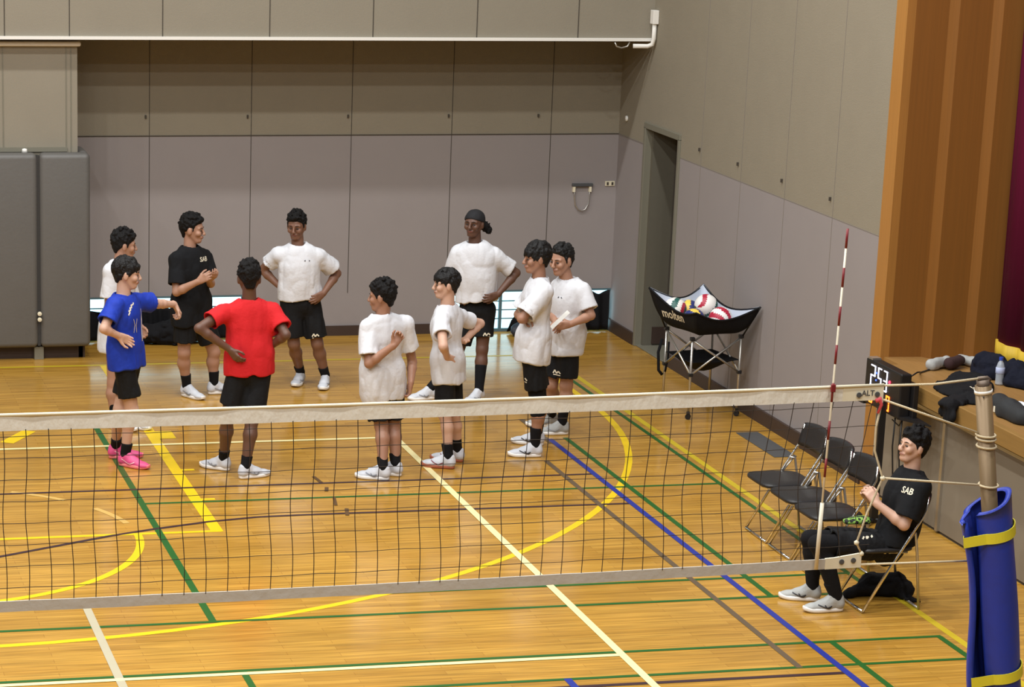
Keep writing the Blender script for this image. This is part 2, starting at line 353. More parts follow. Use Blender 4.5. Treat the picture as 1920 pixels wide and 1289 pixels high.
# stage: opening trim, wing boards, floor, edge, front panels, curtain
b = MB(); b.box((WX - .01, SY - .2, 0), (WX + .2, SY, 5.6)); struct(b, 'trim_4', M['trimwood'], label='light brown upright board at the stage opening')
b = MB(); P0 = Vector((WX + .06, 6.73)); P1 = Vector((4.3, 6.42)); n = 3; z0, z1 = 1.06, 5.6
pts = []
for i in range(n):
    a = P0.lerp(P1, i / n); c = P0.lerp(P1, (i + .84) / n); d = P0.lerp(P1, (i + 1) / n)
    pts += [a, c + Vector((0, .06)), d]
    
vs = []
for p in pts: vs += [(p.x, p.y, z0), (p.x, p.y, z1)]
for p in reversed(pts): vs += [(p.x, p.y + .1, z0), (p.x, p.y + .1, z1)]
m2 = len(vs) // 2
b.add(vs, [(2 * i, 2 * i + 1, (2 * i + 3) % len(vs), (2 * i + 2) % len(vs)) for i in range(m2)])
wing = struct(b, 'wall_wing', M['wingwood'], label='brown boarded stage wing')
b = MB(); b.box((3.17, -6, .98), (8, 6.45, 1.08)); b.box((WX + .02, 6.45, .98), (8, 6.75, 1.08)); st = struct(b, 'floor_stage', M['stagewood'])
b = MB(); b.box((3.14, -6, .955), (3.2, 6.45, 1.085)); struct(b, 'trim_5', M['lipwood'], bevel=.006, label='wooden front edge of the stage')
b = MB(); b.box((3.34, -6, 0), (3.4, 6.72, .98)); struct(b, 'wall_understage', M['seam'])
b = MB(); y = 6.7
pw = [(6.70, 6.25), (6.24, 5.45), (5.43, 2.0), (1.98, -1.5), (-1.52, -5)]
for a, c in pw: b.box((3.29, c, .02), (3.33, a, .86))
pn = struct(b, 'wall_stage_front', M['stagepanel'], label='grey panels closing the front of the stage', bevel=.003)
b = MB()
for a, c in pw: b.box((3.28, c, .86), (3.335, a, .885))
b.box((3.27, 5.425, .02), (3.335, 5.465, .88)); struct(b, 'edge_trim', M['alu'], pn)
b = MB(); b.box((3.3, -6, 0), (3.34, 6.72, .02)); struct(b, 'baseboard_stage', M['seam'])

def curtain_mesh(x, ya, yb, z0, z1, amp, n, nz, per=.16, thick=.02):
    mb = MB(); vs = []
    for side in (0, 1):
        for j in range(nz + 1):
            z = z0 + (z1 - z0) * j / nz
            for i in range(n + 1):
                y = ya + (yb - ya) * i / n
                vs.append((x + side * thick + amp * math.sin(2 * PI * y / per + .6 * math.sin(3 * y)) + amp * .4 * math.sin(2 * PI * y / per * 2.3 + z), y, z))
    W = n + 1; H = nz + 1; fs = []
    for s in (0, 1):
        o = s * W * H
        for j in range(nz):
            for i in range(n):
                q = (o + j * W + i, o + j * W + i + 1, o + (j + 1) * W + i + 1, o + (j + 1) * W + i); fs.append(q if s else q[::-1])
    for i in range(n): fs.append((i, i + 1, W * H + i + 1, W * H + i)); t = nz * W; fs.append((t + i + 1, t + i, W * H + t + i, W * H + t + i + 1))
    for j in range(nz): fs.append((j * W, W * H + j * W, W * H + (j + 1) * W, (j + 1) * W))
    mb.add(vs, fs); return mb
cu = thing('stage_curtain', 'dark maroon velvet stage curtain with a gold fringe at its foot', 'curtain', (4.12, 4.5, 1.1))
curtain_mesh(4.09, 6.40, 0.5, 1.25, 5.6, .022, 260, 2, per=.42).build('drape', M['maroon'], cu, smooth=True)
curtain_mesh(4.075, 6.40, 0.5, 1.12, 1.275, .022, 400, 1, per=.42, thick=.045).build('fringe', M['gold'], cu, smooth=True, label='gold fringe')

# pads on the pillar
def soft_pad(name, lab, x0, x1, y0, y1, z0, z1, grp):
    o = thing(name, lab, 'wall pad', ((x0 + x1) / 2, (y0 + y1) / 2, z0), grp)
    mb = MB(); mb.box((x0, y0, z0), (x1, y1, z1)); p = mb.build('cover', M['pad'], o, smooth=True); bv = p.modifiers.new('b', 'BEVEL'); bv.width = .05; bv.segments = 5
    return o
p1 = soft_pad('wall_pad', 'grey padded cushion wrapping the right side of the pillar', -2.615, -2.14, 12.44, 12.595, .125, 1.955, 'grey pads around the pillar')
b = MB(); b.box((-2.235, 12.57, .125), (-2.14, 13.0, 1.955)); q = b.build('side_wing', M['pad'], p1, smooth=True); bv = q.modifiers.new('b', 'BEVEL'); bv.width = .04; bv.segments = 4
p2 = soft_pad('wall_pad', 'grey padded cushion on the left side of the pillar, cut by the photo edge', -3.6, -2.635, 12.44, 12.595, .125, 1.955, 'grey pads around the pillar')
b = MB(); b.box((-2.64, 12.47, .14), (-2.612, 12.56, 1.93)); b.build('seam_strip', M['pad2'], p2)
b = MB()
for z in (.40, .455): b.lathe([(.004, 0), (.02, .004), (.02, .02), (.004, .024)], (-2.626, 12.435, z), 12, axis=(0, -1, 0))
b.each('buckle', M['canvas_end'], p1)
b = MB(); b.box((-2.67, 12.50, 0), (-2.58, 12.56, .125)); tag(b.build('floor_bracket', M['trimgrey'], bevel=.004), 'small grey metal bracket under the seam of the pillar pads', 'bracket')
b = MB(); b.lathe([(.03, 0), (.022, .03), (.002, .035)], (-2.74, 12.555, 1.956), 12); tag(b.build('ball_pin', M['white'], smooth=True), 'tiny white cone on top of the pillar pad', 'pin')

# ------------------------------------------------------------------ wall fittings
h = thing('pull_handle', 'dark wall bracket with a grey cord hanging from it in a loop', 'bracket', (2.95, BY - .01, 1.49))
b = MB(); b.box((2.845, BY - .035, 1.475), (3.06, BY, 1.505)); b.build('bar', M['darkgrey'], h, bevel=.004)
b = MB(); b.tube([(2.87, BY - .02, 1.475), (2.872, BY - .02, 1.38), (2.885, BY - .02, 1.29), (2.92, BY - .02, 1.24), (2.955, BY - .02, 1.228), (2.99, BY - .02, 1.24), (3.02, BY - .02, 1.29), (3.03, BY - .02, 1.38), (3.032, BY - .02, 1.475)], .006); b.build('cord', M['alu'], h, smooth=True)
b = MB()
for x in (2.865, 3.035): b.box((x - .012, BY - .03, 1.42), (x + .012, BY, 1.474))
b.each('clip', M['canvas_end'], h)
h = thing('wall_socket', 'cream double socket plate on the back wall beside the corner', 'socket', (3.24, BY - .005, 1.5))
b = MB(); b.box((3.195, BY - .012, 1.475), (3.295, BY, 1.525)); b.build('plate', M['canvas_end'], h, bevel=.003)
b = MB()
for x in (3.22, 3.27): b.box((x - .01, BY - .016, 1.485), (x + .01, BY - .01, 1.515))
b.each('outlet', M['seam'], h)
b = MB(); b.lathe([(.002, .0), (.03, .003), (.026, .018), (.002, .022)], (WX, 13.1, 2.18), 16, axis=(-1, 0, 0)); tag(b.build('wall_disc', M['white'], smooth=True), 'small white round disc high on the wall in the corner of the recess', 'wall disc')
h = thing('wall_conduit', 'white pipe rising to a junction box at the end of the gallery edge', 'pipe', (3.29, 12.3, 3.0))
p = onX(1228, 75, 3.28)
b = MB(); b.tube([(3.1, 12.42, 2.955), (3.24, 12.4, 2.955), (3.28, 12.38, 2.975), (3.285, 12.36, 3.03), (3.285, 12.36, 3.2)], .022, 10); b.build('pipe', M['white'], h, smooth=True)
b = MB(); b.box((3.255, 12.32, 3.17), (3.312, 12.41, 3.3)); b.build('junction_box', M['white'], h, bevel=.004)
b = MB(); b.tube([(2.92, 12.44, 2.99), (2.94, 12.44, 2.95), (2.99, 12.44, 2.935), (3.05, 12.44, 2.95), (3.07, 12.44, 2.99)], .008); tag(b.build('hanging_cable', M['alu'], smooth=True), 'grey cable loop hanging below the gallery edge near the corner', 'cable')
#PART2
# ------------------------------------------------------------------ signed-distance modeller (round cones blended, meshed with surface nets)
def vnoise(P, fr, seed):
    rs = np.random.RandomState(seed); T = rs.rand(32, 32, 32).astype(np.float32) * 2 - 1
    Q = P * np.asarray(fr, np.float32); i0 = np.floor(Q).astype(np.int32); f = Q - i0; f = f * f * (3 - 2 * f)
    i1 = (i0 + 1) & 31; i0 &= 31
    x0, y0, z0 = i0[..., 0], i0[..., 1], i0[..., 2]; x1, y1, z1 = i1[..., 0], i1[..., 1], i1[..., 2]
    fx, fy, fz = f[..., 0], f[..., 1], f[..., 2]
    a = T[x0, y0, z0] * (1 - fx) + T[x1, y0, z0] * fx; b_ = T[x0, y1, z0] * (1 - fx) + T[x1, y1, z0] * fx
    c = T[x0, y0, z1] * (1 - fx) + T[x1, y0, z1] * fx; d = T[x0, y1, z1] * (1 - fx) + T[x1, y1, z1] * fx
    return (a * (1 - fy) + b_ * fy) * (1 - fz) + (c * (1 - fy) + d * fy) * fz
def unit(v_): v_ = np.asarray(v_, float); return v_ / (np.linalg.norm(v_) + 1e-12)
class SDF:
    """prims: dict(a,b,ra,rb,k,su,sw,side,sub,cut=[(point,normal)])"""
    def __init__(s, vox): s.vox = vox; s.p = []; s.cuts = []; s.nz = []
    def cone(s, a, b, ra, rb=None, k=.02, su=1, sw=1, side=None, sub=False, cut=()):
        s.p.append((np.array(a, float), np.array(b, float), ra, ra if rb is None else rb, k, su, sw, side, sub, cut)); return s
    def ball(s, a, r, k=.02, **kw): return s.cone(a, np.array(a, float) + (0, 0, 1e-4), r, r, k, **kw)
    def ell(s, c, rad, axes, k=.02, sub=False):
        s.p.append(('ell', np.array(c, float), np.array(rad, float), np.array(axes, float), k, sub)); return s
    def cut(s, pt, n): s.cuts.append((np.array(pt, float), unit(n))); return s
    def noise(s, amp, fr, seed=1, ridge=False, mask=None): s.nz.append((amp, fr, seed, ridge, mask)); return s
    def mesh(s):
        lo = []; hi = []
        for p in s.p:
            if isinstance(p[0], str):
                if p[5]: continue
                R = max(p[2]) + .02; lo.append(p[1] - R); hi.append(p[1] + R)
            else:
                if p[8]: continue
                R = max(p[2], p[3]) * max(p[5], p[6], 1) + .025; lo.append(np.minimum(p[0], p[1]) - R); hi.append(np.maximum(p[0], p[1]) + R)
        lo = np.min(lo, 0); hi = np.max(hi, 0); h = s.vox; n = np.ceil((hi - lo) / h).astype(int) + 1
        D = np.full(n, .06, np.float32); ax = [lo[i] + h * np.arange(n[i]) for i in range(3)]
        def window(mn, mx):
            i0 = np.clip(np.floor((mn - lo) / h).astype(int), 0, n); i1 = np.clip(np.ceil((mx - lo) / h).astype(int) + 1, 0, n)
            if np.any(i1 <= i0): return None, None
            sl = tuple(slice(i0[i], i1[i]) for i in range(3))
            return sl, np.stack(np.meshgrid(*[ax[i][sl[i]] for i in range(3)], indexing='ij'), -1).astype(np.float32)
        def addp(p):
            if isinstance(p[0], str):
                _, c, rad, axs, k, sub = p; R = max(rad) + k + .03
                sl, P = window(c - R, c + R)
                if sl is None: return
                q = (P - c.astype(np.float32)) @ axs.T.astype(np.float32); qn = q / rad.astype(np.float32)
                l = np.linalg.norm(qn, axis=-1); l2 = np.linalg.norm(qn / rad.astype(np.float32), axis=-1) + 1e-9
                d = l * (l - 1) / l2
            else:
                a, b_, ra, rb, k, su, sw, side, sub, cut = p; R = max(ra, rb) * max(su, sw, 1) + k + .03
                sl, P = window(np.minimum(a, b_) - R, np.maximum(a, b_) + R)
                if sl is None: return
                ab = b_ - a; L = np.linalg.norm(ab); axn = ab / L; rel = P - a.astype(np.float32)
                t = rel @ axn.astype(np.float32); tc = np.clip(t / L, 0, 1)
                q = rel - (tc * L)[..., None] * axn.astype(np.float32)
                if su != 1 or sw != 1:
                    u = np.asarray(side, float); u = unit(u - axn * (u @ axn)); w_ = np.cross(axn, u)
                    qu = q @ u.astype(np.float32); qw = q @ w_.astype(np.float32); qa = q @ axn.astype(np.float32)
                    r = np.sqrt((qu / su) ** 2 + (qw / sw) ** 2 + qa ** 2); d = (r - (ra + (rb - ra) * tc)) * (.5 * (min(su, sw) + 1) if min(su, sw) < 1 else 1)
                else: d = np.linalg.norm(q, axis=-1) - (ra + (rb - ra) * tc)
                for cp, cn in cut:
                    cn = unit(cn); d = np.maximum(d, (P - np.asarray(cp, np.float32)) @ cn.astype(np.float32))
            D1 = D[sl]
            if sub:
                d = -d; hh = np.clip(.5 - .5 * (d - D1) / -k, 0, 1) if False else None
                m_ = np.maximum(D1, d); hh = np.clip(.5 - .5 * np.abs(D1 - d) / max(k, 1e-6), 0, 1); D[sl] = m_ + hh * hh * k
            else:
                kk = max(k, 1e-6); m_ = np.minimum(D1, d); hh = np.clip(.5 - .5 * np.abs(D1 - d) / kk, 0, 1); D[sl] = m_ - hh * hh * kk
        for p in s.p:
            if isinstance(p[0], str) or p[8] != 'late': addp(p)
        if s.cuts or s.nz:
            near = np.nonzero(np.abs(D) < .045); P = np.stack([ax[i][near[i]] for i in range(3)], -1).astype(np.float32); dv = D[near]
            for amp, fr, seed, ridge, mask in s.nz:
                v_ = vnoise(P, fr, seed)
                if ridge: v_ = 1 - 2 * np.abs(v_) ** .7
                if mask is not None: v_ = v_ * mask(P)
                dv = dv + amp * v_
            D[near] = dv
            if s.cuts:
                G = np.stack(np.meshgrid(*ax, indexing='ij'), -1).astype(np.float32)
                for cp, cn in s.cuts: D = np.maximum(D, (G - cp.astype(np.float32)) @ cn.astype(np.float32))
        for p in s.p:
            if not isinstance(p[0], str) and p[8] == 'late': addp(p)
        D[0], D[-1], D[:, 0], D[:, -1], D[:, :, 0], D[:, :, -1] = .05, .05, .05, .05, .05, .05
        return surface_nets(D, lo, h)
def surface_nets(D, lo, h):
    S = D < 0
    c8 = [S[i:S.shape[0] - 1 + i, j:S.shape[1] - 1 + j, k:S.shape[2] - 1 + k] for i in (0, 1) for j in (0, 1) for k in (0, 1)]
    anyS = c8[0].copy(); allS = c8[0].copy()
    for c in c8[1:]: anyS |= c; allS &= c
    act = anyS & ~allS; I = np.stack(np.nonzero(act), -1); idx = np.full(act.shape, -1, np.int32); idx[act] = np.arange(len(I))
    offs = np.array([(i, j, k) for i in (0, 1) for j in (0, 1) for k in (0, 1)])
    val = np.stack([D[I[:, 0] + o[0], I[:, 1] + o[1], I[:, 2] + o[2]] for o in offs], -1)
    acc = np.zeros((len(I), 3)); cnt = np.zeros(len(I))
    for a in range(8):
        for b_ in range(a + 1, 8):
            if np.abs(offs[a] - offs[b_]).sum() != 1: continue
            va, vb = val[:, a], val[:, b_]; m = (va < 0) != (vb < 0); t = np.where(m, va / np.where(m, va - vb, 1), 0)
            acc[m] += (offs[a] + (offs[b_] - offs[a]) * t[:, None])[m]; cnt[m] += 1
    V = (I + acc / cnt[:, None]) * h + lo
    F = []
    for axd in range(3):
        sl0 = [slice(None)] * 3; sl1 = [slice(None)] * 3; sl0[axd] = slice(0, -1); sl1[axd] = slice(1, None)
        A = S[tuple(sl0)]; B = S[tuple(sl1)]; E_ = np.stack(np.nonzero(A != B), -1)
        u, w_ = [(1, 2), (2, 0), (0, 1)][axd]
        E_ = E_[(E_[:, u] > 0) & (E_[:, w_] > 0) & (E_[:, u] < D.shape[u] - 1) & (E_[:, w_] < D.shape[w_] - 1)]
        fl = A[E_[:, 0], E_[:, 1], E_[:, 2]]
        def cell(du, dw): c = E_.copy(); c[:, u] -= du; c[:, w_] -= dw; return idx[c[:, 0], c[:, 1], c[:, 2]]
        q = np.stack([cell(1, 1), cell(0, 1), cell(0, 0), cell(1, 0)], -1); q[~fl] = q[~fl][:, ::-1]; F.append(q)
    F = np.concatenate(F); F = F[(F >= 0).all(1)]
    return V, F
def np_mesh(name, V, F, mats, parent=None, smooth=True, mi=None, label=None, relax=1):
    for _ in range(relax):
        e = np.concatenate([F[:, [0, 1]], F[:, [1, 2]], F[:, [2, 3]], F[:, [3, 0]]]); acc = np.zeros_like(V); cnt = np.zeros(len(V))
        for a, c in ((0, 1), (1, 0)):
            for ax_ in range(3): acc[:, ax_] += np.bincount(e[:, a], V[e[:, c], ax_], len(V))
            cnt += np.bincount(e[:, a], minlength=len(V))
        V = V * .4 + .6 * acc / np.maximum(cnt, 1)[:, None]
    me = bpy.data.meshes.new(name); me.vertices.add(len(V)); me.vertices.foreach_set('co', V.astype(np.float32).ravel())
    me.loops.add(F.size); me.loops.foreach_set('vertex_index', F.astype(np.int32).ravel())
    me.polygons.add(len(F)); me.polygons.foreach_set('loop_start', np.arange(0, F.size, 4, dtype=np.int32))
    try: me.polygons.foreach_set('loop_total', np.full(len(F), 4, np.int32))
    except Exception: pass
    for m in (mats if isinstance(mats, (list, tuple)) else [mats]): me.materials.append(m)
    me.update(calc_edges=True)
    if mi is not None: me.polygons.foreach_set('material_index', mi(V[F].mean(1)).astype(np.int32))
    me.polygons.foreach_set('use_smooth', np.full(len(me.polygons), smooth)); me.validate()
    o = bpy.data.objects.new(name, me); COL.objects.link(o)
    if parent: o.parent = parent; o.matrix_parent_inverse = Matrix.Translation(-Vector(parent.location))
    if label: o['label'] = label
    return o
def sdf_obj(name, S, mats, parent=None, **k): V, F = S.mesh(); return np_mesh(name, V, F, mats, parent, **k)
def bvh(o):
    me = o.data; return BVHTree.FromPolygons([v_.co.copy() for v_ in me.vertices], [tuple(p.vertices) for p in me.polygons])
def text_polys(txt, size, bold=True):
    cu_ = bpy.data.curves.new('t', 'FONT'); cu_.body = txt; cu_.size = size; cu_.align_x = 'CENTER'; cu_.align_y = 'CENTER'; cu_.resolution_u = 2; cu_.offset = .02 * size if bold else 0
    ob = bpy.data.objects.new('t', cu_); COL.objects.link(ob); dg = bpy.context.evaluated_depsgraph_get(); dg.update(); me = ob.evaluated_get(dg).to_mesh()
    vs = [(v_.co.x, v_.co.y) for v_ in me.vertices]; fs = [tuple(p.vertices) for p in me.polygons]; ob.evaluated_get(dg).to_mesh_clear()
    bpy.data.objects.remove(ob); bpy.data.curves.remove(cu_); return vs, fs
def strip2d(pts, wd):
    """thick polyline in 2D -> verts, quads (each segment subdivided)"""
    vs = []; fs = []
    for (x0, y0), (x1, y1) in zip(pts[:-1], pts[1:]):
        L = math.hypot(x1 - x0, y1 - y0); n = max(1, int(L / .012)); nx, ny = -(y1 - y0) / L * wd / 2, (x1 - x0) / L * wd / 2; o = len(vs)
        for i in range(n + 1):
            t = i / n; x, y = x0 + (x1 - x0) * t, y0 + (y1 - y0) * t; vs += [(x + nx, y + ny), (x - nx, y - ny)]
        fs += [(o + 2 * i, o + 2 * i + 1, o + 2 * i + 3, o + 2 * i + 2) for i in range(n)]
    return vs, fs
def decal(name, shape, origin, ux, uy, tree, m, parent, off=.002, label=None, dist=.4):
    """lay flat shape on a surface: each vertex dropped along -n onto the target"""
    vs, fs = shape; origin = Vector([float(c) for c in origin]); ux = Vector(unit(ux)); uy = Vector(unit(uy)); n = ux.cross(uy).normalized(); out = []; ok = []
    for x, y in vs:
        p = origin + ux * x + uy * y; hit = tree.ray_cast(p + n * dist * .5, -n, dist)
        if hit[0] is None: out.append(p); ok.append(False)
        else: out.append(hit[0] + n * off); ok.append(True)
    fs = [f for f in fs if all(ok[i] for i in f)]
    if not fs: return None
    mb = MB(); mb.add(out, fs); return mb.build(name, m, parent, label=label)

# ------------------------------------------------------------------ volleyball net
XN0, XN1 = -9.25, .25
def ztop(x): return 2.368 + .030 * ((x + 4.5) / 4.7) ** 2
def zbc(x): return 1.417 + .042 * ((x + 4.5) / 4.7) ** 2
net = thing('volleyball_net', 'volleyball net of dark cord between a white top band and a grey white bottom tape', 'net', (-4.5, 0, 1.4))
def band(name, x0, x1, zf, hh, m, seg=.1, amp=.002, th=.004, lab=None):
    mb = MB(); n = max(1, int((x1 - x0) / seg)); vs = []
    for i in range(n + 1):
        x = x0 + (x1 - x0) * i / n; y = amp * math.sin(x * 21) + amp * math.sin(x * 53); zc = zf(x)
        for dz, dy in ((-hh, -th), (hh, -th), (hh, th), (-hh, th)): vs.append((x, y + dy, zc + dz))
    fs = [(4 * i + k, 4 * i + (k + 1) % 4, 4 * (i + 1) + (k + 1) % 4, 4 * (i + 1) + k) for i in range(n) for k in range(4)]; fs += [(3, 2, 1, 0), tuple(4 * n + k for k in range(4))]
    mb.add(vs, fs); return mb.build(name, m, net, label=lab)
band('top_band', XN0, .03, lambda x: ztop(x) - .039, .037, M['netband'])
band('band_end', .03, XN1, lambda x: ztop(x) - .039, .037, M['canvas_end'], th=.006)
b = MB(); b.tube([(XN0 + .475 * i, -.002, ztop(XN0 + .475 * i) + .002) for i in range(21)], .008); b.build('top_cord', M['canvas_end'], net, smooth=True)
band('bottom_band', XN0, .0, zbc, .027, M['netband2'])
b = MB()
vs = []
for x, hh in ((-.0, .03), (.05, .032), (.16, .045), (.2, .05)): vs += [(x, -.006, zbc(x) - .028), (x, .006, zbc(x) - .028), (x, .006, zbc(x) + hh), (x, -.006, zbc(x) + hh)]
b.add(vs, [(4 * i + k, 4 * i + (k + 1) % 4, 4 * (i + 1) + (k + 1) % 4, 4 * (i + 1) + k) for i in range(3) for k in range(4)] + [(3, 2, 1, 0), (12, 13, 14, 15)])
b.build('tape_end', M['canvas_end'], net)
b = MB()
for x, z in ((.09, zbc(.1) + .008), (.155, zbc(.15) + .012)): b.lathe([(.001, 0), (.014, 0), (.014, .003), (.008, .004), (.001, .004)], (x, -.007, z), 14, axis=(0, -1, 0))
for x in (.115, .215): b.lathe([(.001, 0), (.014, 0), (.014, .003), (.008, .004), (.001, .004)], (x, -.008, ztop(x) - .045), 14, axis=(0, -1, 0))
b.each('eyelet', M['darkgrey'], net)
vs_, fs_ = text_polys('ALT', .04); b = MB(); b.add([(.165 + x, -.0075, ztop(.16) - .038 + y) for x, y in vs_], fs_); b.build('band_print', M['darkgrey'], net, label='dark printed letters on the band end')
b = MB(); rs = random.Random(3); pitch = .1085; nx_ = int((.2 - XN0) / pitch)
for i in range(nx_ + 1):
    x = .2 - i * pitch; zt, zb = ztop(x) - .07, zbc(x) + .02; ph = rs.random() * .6; drift = .012 * math.sin(x * .9) * 2
    pts = []
    for j in range(15):
        t = j / 14; sw_ = .010 * math.sin(t * 7.5 + .5 + ph) * math.sin(PI * t) + .03 * (t - .0) * (1 if x < -2 else -.25 + .5 * (x + 2) * -1 * .5) * .35
        if x > -1.8: sw_ += -.055 * math.sin(PI * t) * max(0, (x + 1.2)) * .7
        pts.append((x + sw_, .004 * math.sin(t * 9 + x * 5), zt + (zb - zt) * t))
    b.tube(pts, .0022, 5, cap=False)
for j in range(8):
    t = (j * .108 + .035) / .865
    b.tube([(XN0 + .05 + .1085 * i, .003 * math.sin(i * 1.3), (ztop(XN0 + .1085 * i) - .07) * (1 - t) + (zbc(XN0 + .1085 * i) + .02) * t + .0022 * math.sin(i * 1.9 + j)) for i in range(int((.2 - XN0) / .1085) + 1)], .0018, 5, cap=False)
b.build('netting', M['netcord'], net)
def RP(px, py, y=0.0): return onY(px, py, y)
PT, PB = onY(1843, 716, 0), np.array([1.165, .0, 0.0])
def pz(z): return PT + (PB - PT) * (PT[2] - z) / PT[2]
b = MB(); e0 = np.array([XN1, 0, ztop(XN1) - .002])
b.tube([e0, e0 + (PT - e0) * .5 + (0, 0, -.004), PT + (-.01, 0, .018)], .0065, 7)
q1 = RP(1650, 762); q2 = RP(1643, 800); q3 = RP(1640, 845); q4 = RP(1655, 897); q5 = RP(1626, 962); q6 = RP(1606, 1018); q7 = np.array([.2, 0, zbc(.2) + .045])
b.tube([np.array([XN1, 0, ztop(XN1) - .075]), q2, q3, q4, q5, q6, q7], .0058, 7)
b.tube([np.array([XN1, 0, ztop(XN1) - .075]), pz(2.12) + (-.045, -.0, .012)], .006, 7)
b.tube([q4, pz(1.85) + (-.045, 0, 0)], .006, 7)
b.tube([np.array([.2, 0, zbc(.2) - .015]), pz(zbc(.2) - .02) + (-.14, 0, 0)], .006, 7)
for z in (2.12, 2.10, 2.06, 1.85):
    c = pz(z); b.tube([c + (.05 * math.cos(a), .05 * math.sin(a), .004 * math.sin(a)) for a in np.linspace(0, 2 * PI, 17)], .006, 6, cap=False)
b.each('guy_rope', M['rope'], net, smooth=True)
b = MB()
for c in (q6, q7, q4): b.lathe([(.002, -.015), (.012, -.008), (.014, .004), (.002, .014)], c, 10)
b.each('knot', M['canvas_end'], net, smooth=True)
b = MB(); p0 = np.array([XN1 - .02, -.01, ztop(XN1) - .07]); b.tube([p0 + (-.02, 0, -.01), p0, p0 + (.012, 0, -.03), p0 + (-.005, 0, -.075)], [.012, .014, .009, .006], 8); b.build('ribbon', mat('pink_red_ribbon', srgb(215, 80, 90), .7), net, smooth=True)

# antenna clipped to the net above the sideline
a0, a1 = onY(1530, 1068, -.02), onY(1589.5, 429, -.02)
an = thing('net_antenna', 'red and white striped antenna standing up from the net above the sideline', 'antenna', a0)
b = MB(); b.tube([a0 + (a1 - a0) * t for t in (0, .5, 1)], .0055, 10); b.build('rod', M['antwhite'], an, smooth=True)
b = MB(); L_ = 1.8
for i in range(0, 18, 2):
    t1 = 1 - i * .1 / L_; t0_ = max(0, 1 - (i + 1) * .1 / L_)
    if t1 > .33: b.tube([a0 + (a1 - a0) * t0_, a0 + (a1 - a0) * t1], .0062, 10)
b.each('red_stripe', M['red'], an, smooth=True)
b = MB(); b.tube([a0 + (a1 - a0) * .0, a0 + (a1 - a0) * .2], .0105, 10); b.build('sleeve', M['antwhite'], an, smooth=True)
b = MB(); c = a0 + (a1 - a0) * .545; b.box(c - (.012, .012, .028), c + (.012, .004, .012)); b.build('top_clip', M['red'], an, bevel=.003)

# post with its blue padding
po = thing('net_post', 'bronze round net post leaning outwards with ropes tied round it', 'post', PB)
b = MB(); b.tube([PB, PT - unit(PB - PT) * -.02], .043, 24); b.build('pole', M['post'], po, smooth=True)
b = MB(); b.tube([PT + (PB - PT) * .018, PT + (PB - PT) * .025], .047, 24); b.build('collar', M['white'], po, smooth=True)
b = MB(); b.tube([PT - (PB - PT) * .004, PT + (PB - PT) * .016], .033, 16); b.tube([PT + (-.03, 0, .016), PT + (.02, 0, .02), PT + (.04, 0, .005)], .011, 8); b.build('pulley_cap', mat('dull_brown_cap', srgb(110, 96, 84), .5, .4), po, smooth=True)
b = MB(); c = pz(2.33); b.lathe([(.001, 0), (.005, 0), (.005, .002), (.001, .003)], c + (-.02, -.04, 0), 8, axis=(0, -1, 0)); b.build('screw', M['darkgrey'], po)
pd = thing('post_pad', 'blue vinyl pad wrapped round the net post and held by yellow straps', 'post pad', PB)
axp = unit(PT - PB); sx = unit(np.cross((0, 1, 0), axp)); sy_ = np.cross(axp, sx)
prof = []
for i in range(49):
    a = math.radians(-152 + 318 * i / 48); r = .125 + .008 * math.sin(3 * a)
    prof.append((r * math.cos(a), r * .95 * math.sin(a)))
prof = prof + [(prof[-1][0] - .045, prof[-1][1] - .05), (prof[-1][0] - .055, prof[-1][1] - .10)]
inner = [(x * .74, y * .74) for x, y in prof[:49]] + [(prof[49][0] + .022, prof[49][1]), (prof[50][0] + .026, prof[50][1])]
b = MB(); vs = []; nz_ = 28; zt_ = 1.755
for j in range(nz_ + 1):
    z = .02 + (zt_ - .02) * j / nz_; c = pz(z); ww = .006 * math.sin(z * 9)
    for k2, ring in enumerate((prof, inner)):
        for i, (x, y) in enumerate(ring):
            bulge = 1 + .03 * math.sin(z * 7 + i * .3); drop = .0
            flare = (.02 * math.sin(z * 5.0 + 1)) if i > 47 else 0
            tilt = -.018 * (x / .125) if j == nz_ and False else 0
            vs.append(c + sx * (x * bulge + .0 + flare) + sy_ * (y * bulge) + axp * (0.05 * x / .125 * 1.0 if j == nz_ else 0))
n1 = len(prof); ring_n = 2 * n1; fs = []
for j in range(nz_):
    o = j * ring_n; p_ = o + ring_n
    for i in range(n1 - 1):
        fs.append((o + i, o + i + 1, p_ + i + 1, p_ + i)); fs.append((o + n1 + i + 1, o + n1 + i, p_ + n1 + i, p_ + n1 + i + 1))
    fs.append((o + n1, o, p_, p_ + n1)); fs.append((o + n1 - 1, o + 2 * n1 - 1, p_ + 2 * n1 - 1, p_ + n1 - 1))
for o in (0, nz_ * ring_n):
    for i in range(n1 - 1): fs.append((o + i, o + n1 + i, o + n1 + i + 1, o + i + 1) if o else (o + i + 1, o + n1 + i + 1, o + n1 + i, o + i))
b.add(vs, fs); b.build('padding', M['blue'], pd, smooth=True)
for zc_, tl in ((1.60, .07), (.82, .05)):
    b = MB(); vs = []; out = [(x * 1.05, y * 1.05) for x, y in prof[4:49]] + [(prof[50][0] - .006, prof[50][1] - .004)]
    out.append((out[0][0], out[0][1])) 
    for x, y in out:
        c = pz(zc_) + sx * x + sy_ * y
        for d in (-.028, .028): vs.append(c + axp * (d + tl * x))
    n2 = len(out); b.add(vs, [(2 * i, 2 * i + 1, 2 * i + 3, 2 * i + 2) for i in range(n2 - 1)]); s_ = b.build('strap', M['yellow'], pd); sm_ = s_.modifiers.new('s', 'SOLIDIFY'); sm_.thickness = .005

